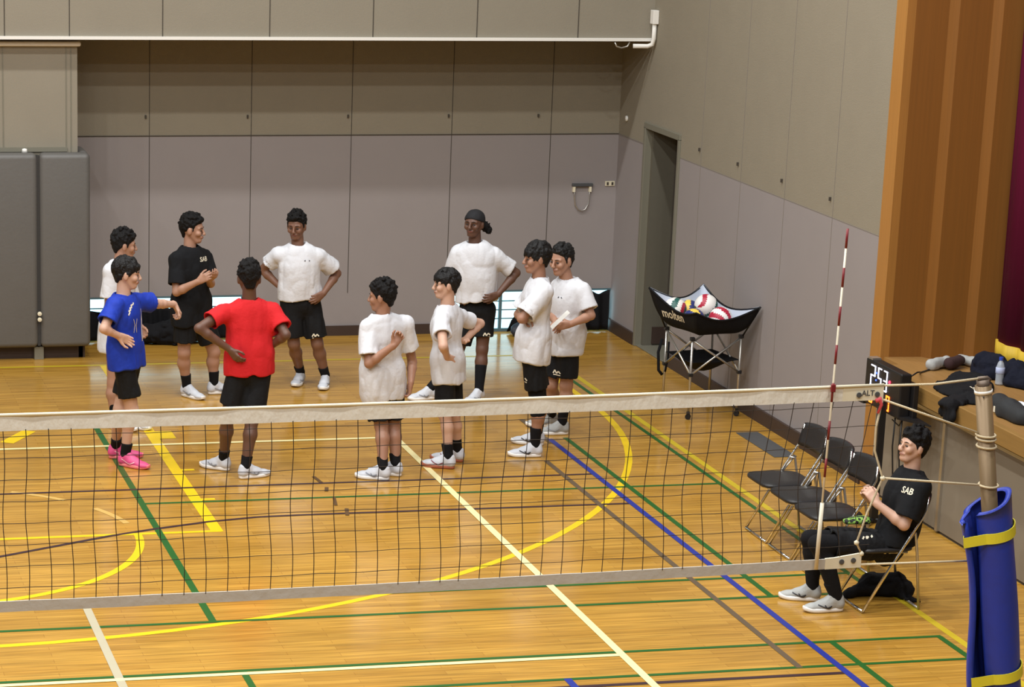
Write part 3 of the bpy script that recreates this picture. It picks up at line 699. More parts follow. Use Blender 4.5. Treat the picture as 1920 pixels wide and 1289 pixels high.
# ------------------------------------------------------------------ folding chairs (face the court, seat towards -x)
def make_chair(label, group):
    t = thing('folding_chair', label, 'chair', (1.885, 0, 0), group); X0 = 1.885
    prof_ = [(0, .012), (.215, .38), (.32, .555), (.385, .66), (.405, .70), (.413, .80)]
    for s_ in (-1, 1):
        b = MB(); b.tube([(X0 + x, s_ * .205, z) for x, z in prof_], .0105, 9); b.build('side_tube', M['chrome'], t, smooth=True)
        b = MB(); b.tube([(X0 + .415, s_ * .185, .012), (X0 + .372, s_ * .185, .40), (X0 + .345, s_ * .188, .545), (X0 + .31, s_ * .195, .548)], .0095, 9); b.build('leg', M['alu'], t, smooth=True, label='rear leg')
    b = MB(); b.tube([(X0, -.205, .012), (X0 - .004, 0, .012), (X0, .205, .012)], .0105, 9); b.build('stretcher', M['chrome'], t, smooth=True)
    b = MB(); b.tube([(X0 + .415, -.185, .012), (X0 + .415, .185, .012)], .0095, 9); b.build('stretcher', M['alu'], t, smooth=True)
    S = SDF(.008); sc = []
    b = MB(); vs = []; nn = 28
    for k2, (sc_, z) in enumerate(((.93, .415), (1, .422), (1, .438), (.95, .447), (.5, .449))):
        for i in range(nn):
            a = 2 * PI * i / nn; ca, sa = math.cos(a), math.sin(a); e = .45
            x = .205 * math.copysign(abs(ca) ** e, ca); y = .215 * math.copysign(abs(sa) ** e, sa) * (1 - .10 * (ca + 0))
            vs.append((X0 + .16 + x * sc_, y * sc_, z))
    fs = [(k2 * nn + i, k2 * nn + (i + 1) % nn, (k2 + 1) * nn + (i + 1) % nn, (k2 + 1) * nn + i) for k2 in range(4) for i in range(nn)] + [tuple(range(nn - 1, -1, -1)), tuple(4 * nn + i for i in range(nn))]
    b.add(vs, fs); b.build('seat', M['seat'], t, smooth=True)
    b = MB(); b.tube([(X0 - .0, -.17, .412), (X0 + .3, -.185, .412)], .008, 8); b.tube([(X0 - .0, .17, .412), (X0 + .3, .185, .412)], .008, 8); b.tube([(X0 - .02, -.10, .412), (X0 - .0, -.17, .412)], .008, 8); b.each('seat_rail', M['chrome'], t, smooth=True)
    b = MB(); vs = []; ny, nz2 = 14, 6
    for side_ in (0, 1):
        for j in range(nz2 + 1):
            for i in range(ny + 1):
                u = -1 + 2 * i / ny; v_ = j / nz2; hw = .212 * (1 - .06 * (2 * v_ - 1) ** 4); z = .645 + .165 * v_ * (1) + (.012 * (1 - u * u) if v_ > .5 else -.006 * (1 - u * u))
                bow = .028 * (1 - u * u); x = X0 + .375 + .045 * v_ + bow + (.022 if side_ else -.004) - (.006 * (abs(u) ** 6))
                vs.append((x, u * hw, z))
    W_ = ny + 1; T_ = W_ * (nz2 + 1); fs = []
    for s2 in (0, 1):
        for j in range(nz2):
            for i in range(ny):
                q = (s2 * T_ + j * W_ + i, s2 * T_ + j * W_ + i + 1, s2 * T_ + (j + 1) * W_ + i + 1, s2 * T_ + (j + 1) * W_ + i); fs.append(q if s2 else q[::-1])
    for i in range(ny): fs.append((i, i + 1, T_ + i + 1, T_ + i)); k2 = nz2 * W_ + i; fs.append((k2 + 1, k2, T_ + k2, T_ + k2 + 1))
    for j in range(nz2): a_ = j * W_; c_ = a_ + W_; fs.append((c_, a_, T_ + a_, T_ + c_)); a_ += ny; c_ += ny; fs.append((a_, c_, T_ + c_, T_ + a_))
    b.add(vs, fs); b.build('backrest', M['seat'], t, smooth=True)
    b = MB(); 
    for s_ in (-1, 1): b.tube([(X0 + .34, s_ * .195, .548), (X0 + .25, s_ * .2, .43)], .006, 6)
    b.each('brace', M['alu'], t, smooth=True)
    return t
chair0 = make_chair('empty folding chair at the far end of the row, nearest the floor hatch', 'folding chairs along the court side')
def dup(root, loc, label):
    r = root.copy(); COL.objects.link(r); r.location = loc; r['label'] = label
    for ch in root.children:
        c = ch.copy(); COL.objects.link(c); c.parent = r; c.matrix_parent_inverse = ch.matrix_parent_inverse.copy()
    return r
chair0.location = (1.885, 5.555, 0)
dup(chair0, (1.885, 5.09, 0), 'empty folding chair in the middle of the three empty ones')
dup(chair0, (1.885, 4.63, 0), 'empty folding chair nearest the seated person, its seat partly behind the knees')
dup(chair0, (1.885, 3.80, 0), 'folding chair with the person in black sitting on it')
# bag below the occupied chair
S = SDF(.012); S.cone((1.93, 3.95, .03), (2.12, 4.0, .07), .035, .075, .05).cone((2.12, 4.0, .07), (2.28, 3.96, .085), .08, .085, .05).ball((2.33, 3.9, .06), .06, .04)
S.cone((2.28, 3.86, .02), (2.4, 3.8, .012), .014, .012, .02).cone((2.3, 3.8, .015), (2.36, 3.74, .02), .018, .014, .02)
S.noise(.012, 14, 4).noise(.008, 30, 5, ridge=True).cut((0, 0, .002), (0, 0, -1))
bg = sdf_obj('bag', S, M['black']); tag(bg, 'black soft bag lying on the floor under the occupied folding chair', 'bag')

# ------------------------------------------------------------------ ball cart
FT = {'l': (2.65, 9.81), 'f': (2.71, 9.31), 'r': (3.19, 9.385), 'b': (3.11, 9.87)}
CN = {'l': Vector((2.46, 9.8, 1.09)), 'f': Vector((2.66, 9.13, .985)), 'r': Vector((3.285, 9.22, 1.005)), 'b': Vector((3.04, 9.99, 1.075))}
ct = thing('ball_cart', 'folding ball cart with a black fabric basket on crossed metal legs', 'ball cart', (2.92, 9.59, 0))
order = ['l', 'f', 'r', 'b']; cen = Vector((2.91, 9.58, 0))
ZT, ZM, ZS = .73, .70, .40
for k in order:
    x, y = FT[k]; b = MB(); b.tube([(x, y, .05), (x, y, ZT)], .011, 9); b.build('leg', M['alu'], ct, smooth=True)
    b = MB()
    for z in (ZT - .01, ZS): b.box((x - .02, y - .02, z - .015), (x + .02, y + .02, z + .015))
    b.each('joint', M['plastic'], ct, bevel=.004)
    b = MB(); b.lathe([(.002, -.012), (.024, -.012), (.026, 0), (.024, .012), (.002, .012)], (x, y, .026), 16, axis=(.6, .8, 0)); b.box((x - .012, y - .012, .035), (x + .012, y + .012, .07)); b.build('caster', M['plastic'], ct, smooth=False)
for i in range(4):
    a_, c_ = FT[order[i]], FT[order[(i + 1) % 4]]; b = MB()
    b.tube([(a_[0], a_[1], ZS), (c_[0], c_[1], ZT - .02)], .0095, 8); b.tube([(a_[0], a_[1], ZT - .02), (c_[0], c_[1], ZS)], .0095, 8); b.build('cross_brace', M['alu'], ct, smooth=True)
for k in ('l', 'r', 'b'):
    x, y = FT[k]; b = MB(); b.tube([(x, y, ZT - .03), tuple(CN[k])], .008, 8); b.build('basket_arm', M['plastic'], ct, smooth=True)
def basket(scale, zoff, inward):
    """fabric hanging from four corners: rim sags between corners, belly hangs in the middle"""
    n = 48; m = 12; vs = []; R = [CN[k] for k in order]; cz = Vector((2.92, 9.57, .735))
    rim = []
    for i in range(n):
        s_ = i / n * 4; k = int(s_) % 4; t = s_ - int(s_); p = R[k].lerp(R[(k + 1) % 4], t); sag = 4 * t * (1 - t)
        p = p + (cen + Vector((0, 0, p.z)) - p) * .14 * sag; p = Vector((p.x, p.y, p.z - .10 * sag)); rim.append(p)
    for j in range(m + 1):
        f = j / m; 
        for i in range(n):
            p = rim[i]; c = Vector((cz.x, cz.y, 0)); hx = (1 - f) ** .42 if f < 1 else 0
            q = Vector((c.x + (p.x - c.x) * hx, c.y + (p.y - c.y) * hx, cz.z + (p.z - cz.z) * (1 - f) ** 2.1)); q.z += zoff
            q.x += (c.x - q.x) * inward; q.y += (c.y - q.y) * inward; vs.append(q)
    fs = [(j * n + i, j * n + (i + 1) % n, (j + 1) * n + (i + 1) % n, (j + 1) * n + i) for j in range(m) for i in range(n)]
    return vs, fs, rim, n
vs, fs, rim, n = basket(1, 0, 0); b = MB(); b.add(vs, [f[::-1] for f in fs]); bk = b.build('basket', M['black'], ct, smooth=True)
vs, fs, _, n = basket(1, .006, .02); b = MB(); b.add(vs, fs); b.build('basket_lining', mat('pale_blue_lining', srgb(196, 206, 222), .7), ct, smooth=True)
b = MB(); b.tube([tuple(p) for p in rim] + [tuple(rim[0])], .009, 7, cap=False); b.build('rim_binding', M['black'], ct, smooth=True)
lp = (CN['l'] * .62 + CN['f'] * .38); un = unit(CN['f'] - CN['l']); un[2] = 0; un = unit(un) 
tr = bvh(bk); outn = unit(np.cross(un, (0, 0, 1.)))
if outn @ (np.array(lp) - np.array(cen)) < 0: outn = -outn
tv, tf = text_polys('molten', .115)
ob_ = decal('cart_print', (tv, tf), np.array(lp) + np.array((0, 0, -.165)) + un * .02, un, (un * 0 + np.array((0, 0, 1.))) + un * 0, tr, M['antwhite'], ct, off=.004, label='white printed lettering', dist=.8)
S = SDF(.012)
b = MB(); zz = .47; P4 = [Vector((FT[k][0], FT[k][1], zz + .04)) for k in order]; vs = []
N_ = 12
for j in range(N_ + 1):
    for i in range(N_ + 1):
        u, v_ = i / N_, j / N_; p = (P4[0] * (1 - u) + P4[1] * u) * (1 - v_) + (P4[3] * (1 - u) + P4[2] * u) * v_; p.z -= .13 * math.sin(PI * u) * math.sin(PI * v_); vs.append(p)
b.add(vs, [(j * (N_ + 1) + i, j * (N_ + 1) + i + 1, (j + 1) * (N_ + 1) + i + 1, (j + 1) * (N_ + 1) + i) for j in range(N_) for i in range(N_)])
o = b.build('lower_net_tray', M['black'], ct, smooth=True); o.modifiers.new('s', 'SOLIDIFY').thickness = .004
b = MB(); x, y = FT['l']; b.tube([(x - .03, y + .02, .62), (x - .06, y + .02, .5), (x - .055, y + .0, .34), (x - .02, y, .3)], .014, 8); b.tube([(x + .02, y - .02, .6), (x + .015, y - .03, .45), (x + .0, y - .02, .33)], .01, 8); b.each('hanging_strap', M['black'], ct, smooth=True)

M['ball_w'] = mat('ball_white', srgb(238, 236, 232), .4); M['ball_r'] = mat('ball_red', srgb(176, 34, 62), .4); M['ball_g'] = mat('ball_green', srgb(38, 92, 84), .4)
M['ball_y'] = mat('ball_yellow', srgb(240, 204, 84), .4); M['ball_b'] = mat('ball_blue', srgb(40, 50, 110), .4)
def ball(c, r, rot, cols, label):
    b = MB(); nl, nm = 24, 36; vs = []; R = Euler(rot).to_matrix()
    for j in range(nl + 1):
        for i in range(nm):
            th_, ph_ = PI * j / nl, 2 * PI * i / nm; vs.append(Vector(c) + r * (R @ Vector((math.sin(th_) * math.cos(ph_), math.sin(th_) * math.sin(ph_), math.cos(th_)))))
    for j in range(nl):
        for i in range(nm):
            th_ = PI * (j + .5) / nl; ph_ = (i + .5) / nm * 2 * PI + 1.3 * math.cos(th_); k = int(ph_ / (2 * PI) * 9) % 9
            b.f.append((j * nm + i, j * nm + (i + 1) % nm, (j + 1) * nm + (i + 1) % nm, (j + 1) * nm + i)); b.mi.append((0, 0, 1, 0, 0, 2, 0, 1, 2)[k] if len(cols) == 3 else k % 2)
    b.v = [tuple(p) for p in vs]; o = b.build('volleyball', [M[k] for k in cols], smooth=True); me = o.data
    return tag(o, label, 'ball', 'balls in the cart')
BR = .104
ball((2.69, 9.74, .905), BR, (.4, 1.2, .3), ('ball_w', 'ball_r', 'ball_g'), 'white, red and green ball at the left end of the cart basket')
ball((2.95, 9.66, .945), BR, (1.5, .3, 1.9), ('ball_w', 'ball_r', 'ball_g'), 'topmost ball in the cart, a white cap with a red swirl')
ball((3.0, 9.42, .875), BR, (.9, .5, 2.6), ('ball_w', 'ball_r'), 'white and red ball at the right end of the cart basket')
ball((2.79, 9.52, .845), BR, (.1, 1.2, 1.3), ('ball_y', 'ball_b'), 'yellow and blue ball low at the front of the cart basket')
ball((2.86, 9.85, .86), BR, (.7, 1.0, 1.0), ('ball_y', 'ball_b'), 'yellow ball sunk behind the others in the cart')

# ------------------------------------------------------------------ scoreboard on its stand
sb = thing('scoreboard', 'black electronic scoreboard with white timer and orange score digits on a pole stand', 'scoreboard', (2.93, 5.9, 0))
SX = 2.965
b = MB(); b.box((SX, 5.60, .845), (SX + .09, 6.235, 1.19)); b.build('housing', M['plastic'], sb, bevel=.012)
b = MB(); b.box((SX + .09, 5.55, .86), (SX + .13, 5.72, 1.12)); b.build('battery_box', M['plastic'], sb, bevel=.006)
b = MB(); b.add([(SX + .0, 5.62, .87), (SX + .16, 5.36, .85), (SX + .14, 5.62, .87), (SX + .0, 5.62, .845), (SX + .16, 5.36, .84), (SX + .14, 5.62, .845)], [(0, 1, 2), (5, 4, 3), (0, 3, 4, 1), (1, 4, 5, 2), (2, 5, 3, 0)]); b.build('flap', M['plastic'], sb)
b = MB(); b.add([(SX - .0, 6.23, .93), (SX - .10, 6.33, .91), (SX + .08, 6.23, .93), (SX, 6.23, .83), (SX - .08, 6.32, .86), (SX + .08, 6.23, .83)], [(0, 2, 1), (5, 3, 4), (0, 1, 4, 3), (1, 2, 5, 4), (2, 0, 3, 5)]); b.build('flap', M['plastic'], sb)
b = MB(); b.box((2.90, 5.78, .0), (2.955, 5.835, .95)); b.build('pole', M['plastic'], sb, bevel=.004)
b = MB()
for dx, dy in ((.2, .22), (-.2, .22), (.2, -.22), (-.2, -.22)): b.tube([(2.93, 5.8, .03), (2.93 + dx, 5.8 + dy, .012)], .012, 6)
b.build('base', M['plastic'], sb)
b = MB(); b.box((SX - .0, 6.12, 1.19), (SX + .07, 6.2, 1.205)); b.build('top_label', M['alu'], sb)
b = MB()
for dy in (.03, -.09): b.tube([(SX + .05, 5.72 + dy, .85), (SX + .05, 5.73 + dy, .6), (SX + .06, 5.70 + dy, .35), (SX + .07, 5.66 + dy * 2, .1), (SX + .1, 5.6 + dy, .012)], .006, 6)
b.tube([(SX + .05, 5.62, .84), (SX + .05, 5.68, .78), (SX + .05, 5.8, .80)], .005, 6)
b.build('cable', M['plastic'], sb, smooth=True)
SEG = {'0': 'abcdef', '1': 'bc', '2': 'abged', '3': 'abgcd', '5': 'afgcd'}
def digit(ch, yc, zc, hgt, m, lab, wd=.062, th=.013):
    b = MB(); hw, hh = wd / 2, hgt / 2
    P = {'a': ((-hw, hh), (hw, hh)), 'b': ((hw, hh), (hw, 0)), 'c': ((hw, 0), (hw, -hh)), 'd': ((-hw, -hh), (hw, -hh)), 'e': ((-hw, 0), (-hw, -hh)), 'f': ((-hw, hh), (-hw, 0)), 'g': ((-hw, 0), (hw, 0))}
    for s_ in SEG[ch]:
        (u0, v0), (u1, v1) = P[s_]; u0, u1, v0, v1 = min(u0, u1) - th / 2, max(u0, u1) + th / 2, min(v0, v1) - th / 2 + .001, max(v0, v1) + th / 2 - .001
        if s_ in 'bcef': v0 += th * .6; v1 -= th * .6
        b.box((SX - .004, yc - u1, zc + v0), (SX + .002, yc - u0, zc + v1))
    b.build('digit', M[m], sb, label=lab)
digit('2', 6.09, 1.08, .15, 'led_w', 'white lit digit 2', .07, .010); digit('5', 5.97, 1.08, .15, 'led_w', 'white lit digit 5', .052, .010); digit('3', 5.865, 1.08, .15, 'led_w', 'white lit digit 3', .052, .010)
b = MB()
for z in (1.055, 1.11): b.lathe([(.001, 0), (.008, 0), (.006, .004), (.001, .005)], (SX - .001, 6.03, z), 10, axis=(-1, 0, 0))
b.each('colon', M['led_b'], sb, label='blue lit colon')
b = MB(); b.lathe([(.001, 0), (.014, 0), (.012, .006), (.001, .007)], (SX - .001, 5.785, 1.09), 12, axis=(-1, 0, 0)); b.build('period_light', M['led_r'], sb, label='small red light')
digit('0', 6.10, .925, .105, 'led_o', 'orange lit digit 0', .05); digit('0', 5.80, .925, .105, 'led_o', 'orange lit digit 0', .05)
b = MB(); b.add([(SX - .003, 5.97, .97), (SX - .003, 5.935, .95), (SX - .003, 5.97, .93)], [(0, 1, 2)]); b.build('arrow_light', M['led_r'], sb, label='red arrow light')
b = MB(); b.tube([(3.03, 5.63, 1.15), (3.12, 5.66, 1.19), (3.22, 5.82, 1.155), (3.35, 6.1, 1.088), (3.6, 6.3, 1.088), (3.9, 6.35, 1.088)], .006, 7); tag(b.build('power_cable', M['plastic'], smooth=True), 'black cable running from the scoreboard across the stage floor', 'cable')

# ------------------------------------------------------------------ things lying on the stage
def pile(name, lab, cat, prims, m, seed, amp=.016, vox=.013, extra=None, zc=1.082):
    S = SDF(vox)
    for a_, c_, ra, rb in prims: S.cone(a_, c_, ra, rb, .05)
    S.noise(amp, 9, seed).noise(amp * .7, (20, 14, 12), seed + 1, ridge=True)
    if zc is not None: S.cut((0, 0, zc), (0, 0, -1))
    return tag(sdf_obj(name, S, m), lab, cat)
def heap(name, lab, cat, ells, m, seed, amp=.022, extra=()):
    S = SDF(.0115)
    for c_, rad in ells: S.ell(c_, rad, np.eye(3), .06)
    for a_, c_, ra, rb in extra: S.cone(a_, c_, ra, rb, .05)
    S.noise(amp, 7, seed).noise(amp * .75, (15, 12, 9), seed + 1, ridge=True).noise(amp * .3, 34, seed + 2, ridge=True).cut((0, 0, 1.083), (0, 0, -1))
    return tag(sdf_obj(name, S, m), lab, cat)
heap('jacket', 'navy jacket heaped on the stage in front of the gold fringe', 'jacket', [((3.86, 5.96, 1.12), (.14, .20, .14)), ((3.93, 5.66, 1.12), (.12, .24, .13))], M['navy'], 11)
jb = heap('jacket', 'black jacket with white lettering draped over the stage edge', 'jacket', [((3.36, 5.42, 1.09), (.17, .27, .06)), ((3.53, 5.6, 1.09), (.15, .25, .09)), ((3.36, 5.12, 1.09), (.16, .14, .05))], M['black'], 12, .016)
S = SDF(.011); S.cone((3.24, 5.14, 1.10), (3.11, 5.06, 1.085), .05, .05, .04, 2.0, .6, (0, 1, 0)).cone((3.105, 5.08, 1.07), (3.095, 5.02, .985), .055, .05, .04, 1.9, .5, (0, 1, 0)).noise(.012, 12, 3).noise(.010, (22, 22, 8), 8, ridge=True)
o = sdf_obj('hanging_sleeve', S, M['black'], jb)
tv, tf = text_polys('SA', .10); ob_ = decal('jacket_print', (tv, tf), (3.42, 5.27, 1.2), (.35, -.94, 0), (.94, .35, 0), bvh(jb), M['antwhite'], jb, off=.004, label='white lettering', dist=.5)
heap('jacket', 'black jacket lying at the right edge behind the water bottle', 'jacket', [((3.90, 5.0, 1.11), (.13, .28, .12)), ((3.85, 4.6, 1.1), (.14, .25, .1))], M['black'], 14)
pile('towel', 'white cloth lying on the stage behind the post top', 'towel', [((3.46, 5.05, 1.1), (3.55, 4.85, 1.105), .034, .03), ((3.55, 4.85, 1.105), (3.62, 4.6, 1.11), .03, .034)], M['cloth_white'], 15, .010)
hb = pile('shoulder_bag', 'dark grey rounded bag at the stage edge on the right', 'bag', [((3.40, 4.86, 1.13), (3.36, 4.62, 1.12), .075, .085), ((3.36, 4.62, 1.12), (3.36, 4.4, 1.12), .085, .075)], mat('charcoal_nylon', srgb(34, 36, 38), .8, noise=.1), 16, .008)
b = MB(); b.box((3.285, 4.70, 1.10), (3.293, 4.725, 1.14)); b.build('zip_tag', M['antwhite'], hb)
S = SDF(.008); bc = onZ(1873, 722, 1.08)
bt = thing('water_bottle', 'clear plastic water bottle with a blue cap standing on the stage', 'bottle', (bc[0], bc[1], 1.082))
b = MB(); b.lathe([(.002, .0), (.03, .0), (.032, .01), (.03, .05), (.032, .09), (.032, .13), (.022, .165), (.012, .18), (.012, .19)], (bc[0], bc[1], 1.084), 20); b.build('body', mat('clear_plastic', srgb(196, 204, 214), .15, spec=.8, alpha=.6), bt, smooth=True)
b = MB(); b.lathe([(.0325, .085), (.0345, .087), (.0345, .128), (.0325, .13)], (bc[0], bc[1], 1.084), 20); b.build('label_sleeve', mat('bottle_label', srgb(190, 200, 232), .5), bt, smooth=True)
b = MB(); b.lathe([(.002, .186), (.0155, .186), (.0155, .208), (.002, .21)], (bc[0], bc[1], 1.084), 16); b.build('cap', mat('blue_cap', srgb(50, 78, 180), .4), bt)
pile('sports_shoe', 'grey and white sports shoe on the stage, left of the pair', 'shoe', [((3.5, 6.22, 1.12), (3.66, 6.3, 1.13), .045, .04)], M['shoe_grey'], 21, .008, .009)
pile('sports_shoe', 'grey sports shoe on the stage, right of the pair near the jackets', 'shoe', [((3.82, 6.38, 1.12), (3.9, 6.22, 1.13), .04, .045)], M['shoe_grey'], 22, .008, .009)
pile('knee_pad', 'dark brown bundle lying between the two grey shoes', 'cloth', [((3.64, 6.2, 1.13), (3.76, 6.28, 1.14), .045, .04)], mat('dark_brown_cloth', srgb(52, 30, 30), .9), 23, .008, .009)

# black curtains hanging at the low windows
def low_curtain(lab, xa, xb, z0, z1, y, lean=0, amp=.02, per=.11, n=160):
    mb = MB(); vs = []; nz2 = 8
    for side_ in (0, 1):
        for j in range(nz2 + 1):
            t = j / nz2; z = z0 + (z1 - z0) * t
            for i in range(n + 1):
                u = i / n; x = xa + (xb - xa) * u + lean * (t - .0) * (1 - u)
                sag = .035 * math.sin(u * PI * 3.0) ** 2 * (1 - t) * 0
                vs.append((x, y + side_ * .012 + amp * math.sin(x * 2 * PI / per + 2 * math.sin(x * 5) + t) * (1.1 - .5 * t), z - (.02 * (1 - math.cos(u * 2 * PI * 4)) if j == nz2 else 0)))
    W_ = n + 1; T_ = W_ * (nz2 + 1); fs = []
    for s2 in (0, 1):
        for j in range(nz2):
            for i in range(n):
                q = (s2 * T_ + j * W_ + i, s2 * T_ + j * W_ + i + 1, s2 * T_ + (j + 1) * W_ + i + 1, s2 * T_ + (j + 1) * W_ + i); fs.append(q if not s2 else q[::-1])
    for i in range(n): fs.append((i + 1, i, T_ + i, T_ + i + 1)); k2 = nz2 * W_ + i; fs.append((k2, k2 + 1, T_ + k2 + 1, T_ + k2))
    for j in range(nz2): a_ = j * W_; c_ = a_ + W_; fs.append((a_, c_, T_ + c_, T_ + a_)); a_ += n; c_ += n; fs.append((c_, a_, T_ + a_, T_ + c_))
    mb.add(vs, fs); return tag(mb.build('blackout_curtain', M['black'], smooth=True), lab, 'curtain')
low_curtain('black curtain bunched along the low window on the left', -2.15, -.52, .02, .335, BY - .07)
low_curtain('black curtain hanging over the low window in the right corner', 2.2, 3.275, .02, .425, BY - .07, lean=.22)
S = SDF(.012); S.cone((-1.5, 13.12, .1), (-1.2, 13.1, .12), .10, .13, .06).cone((-1.2, 13.1, .12), (-.95, 13.12, .1), .13, .08, .06).noise(.02, 9, 5).noise(.014, 20, 6, ridge=True).cut((0, 0, .003), (0, 0, -1))
tag(sdf_obj('duffel_bag', S, M['black']), 'black slumped bag on the floor by the left window', 'bag')
S = SDF(.012); S.cone((2.25, 13.08, .07), (2.55, 13.08, .1), .07, .10, .06).noise(.015, 9, 7).noise(.01, 20, 8, ridge=True).cut((0, 0, .003), (0, 0, -1))
tag(sdf_obj('duffel_bag', S, mat('blue_black_nylon', srgb(36, 42, 54), .6)), 'blue black bag on the floor by the right window', 'bag')
#PART3
# ------------------------------------------------------------------ people
Zv = np.array([0, 0, 1.])
def az(deg): a = math.radians(deg); return np.array([math.cos(a), math.sin(a), 0])
def head_frame(yaw, pitch=0, roll=0):
    f = az(yaw); r = np.cross(f, Zv); p = math.radians(pitch); F = f * math.cos(p) + Zv * math.sin(p); U = np.cross(r, F)
    q = math.radians(roll); R = r * math.cos(q) + U * math.sin(q); U = np.cross(R, F); return F, R, U
def add_head(S, H, fr, s=1, smile=False, vd=True):
    F, R, U = fr; P = lambda f, r, u: H + (F * f + R * r + U * u) * s
    S.ell(P(-.014, 0, .032), np.array([.098, .077, .086]) * s, [F, R, U], .01)
    S.cone(P(.012, 0, -.01), P(.058, 0, -.082), .066 * s, .030 * s, .02, 1.0, .98, R)
    for q in (-1, 1):
        S.cone(P(-.005, q * .05, -.03), P(.045, q * .022, -.088), .022 * s, .020 * s, .02)       # jaw
        S.ball(P(.060, q * .040, -.022), .026 * s, .02)                                            # cheek
        S.cone(P(.080, q * .014, .026), P(.066, q * .048, .024), .0105 * s, .010 * s, .014)         # brow ridge
        S.ell(P(-.008, q * .079, -.006), np.array([.019, .010, .033]) * s, [F * .97 - R * q * .25, R, U], .006)  # ear
        S.ball(P(.1060, q * .031, .006), .0145 * s, .012, sub=True)                                  # eye socket
        S.ball(P(.098, q * .011, -.030), .008 * s, .008)
    S.cone(P(.086, 0, .012), P(.106, 0, -.026), .009 * s, .0125 * s, .010)
    for q in (-1, 1): S.cone(P(.090, 0, -.052), P(.080, q * .022, -.054), .0085 * s, .006 * s, .008)
    S.cone(P(.088, 0, -.061), P(.080, .016, -.061), .0075 * s, .006 * s, .008); S.cone(P(.088, 0, -.061), P(.080, -.016, -.061), .0075 * s, .006 * s, .008)
def hand_prims(S, W, tip, n, thumb, curl=.35, spread=1.0, s=1.0, flat=False):
    """W wrist, tip target of the fingers, n palm normal (fingers bend towards it), thumb = side direction of the thumb"""
    W = np.array(W, float); d = unit(np.array(tip) - W); n = unit(np.asarray(n, float) - d * (np.asarray(n, float) @ d)); t = np.cross(d, n)
    if t @ np.asarray(thumb, float) < 0: t = -t
    L = [.068, .076, .071, .056]; off = [.030, .010, -.011, -.030]; rr = [.0092, .0096, .0092, .0082]; s *= .98
    S.cone(W - d * .01, W + d * .03 * s, .026 * s, .03 * s, .012, 1, .62, t)
    for i in range(4):
        k = W + (d * (.088 - .004 * abs(i - 1)) + t * off[i] * .92 * spread) * s
        S.cone(W + (d * .018 + t * off[i] * .6) * s, k, .0145 * s, .0120 * s, .010)
        a = math.radians(20 + 60 * curl + 4 * i); dir1 = unit(d * math.cos(a * .55) + n * math.sin(a * .55) + t * off[i] * 3.2 * spread)
        m = k + dir1 * L[i] * .45 * s; S.cone(k, m, rr[i] * 1.1 * s, rr[i] * s, .004)
        dir2 = unit(d * math.cos(a * 1.3) + n * math.sin(a * 1.3) + t * off[i] * 3.2 * spread)
        m2 = m + dir2 * L[i] * .32 * s; S.cone(m, m2, rr[i] * s, rr[i] * .93 * s, .004)
        dir3 = unit(d * math.cos(a * 1.9) + n * math.sin(a * 1.9) + t * off[i] * 3 * spread)
        S.cone(m2, m2 + dir3 * L[i] * .24 * s, rr[i] * .93 * s, rr[i] * .8 * s, .004)
    b0 = W + (d * .022 + t * .020 + n * .004) * s; b1 = W + (d * .052 + t * .044 + n * .016) * s
    S.cone(b0, b1, .0155 * s, .0120 * s, .010); b2 = b1 + (d * .030 + t * .012 + n * .010 * (1 + curl)) * s
    S.cone(b1, b2, .0112 * s, .0102 * s, .005); S.cone(b2, b2 + (d * .022 + n * .006) * s, .0100 * s, .0086 * s, .004)
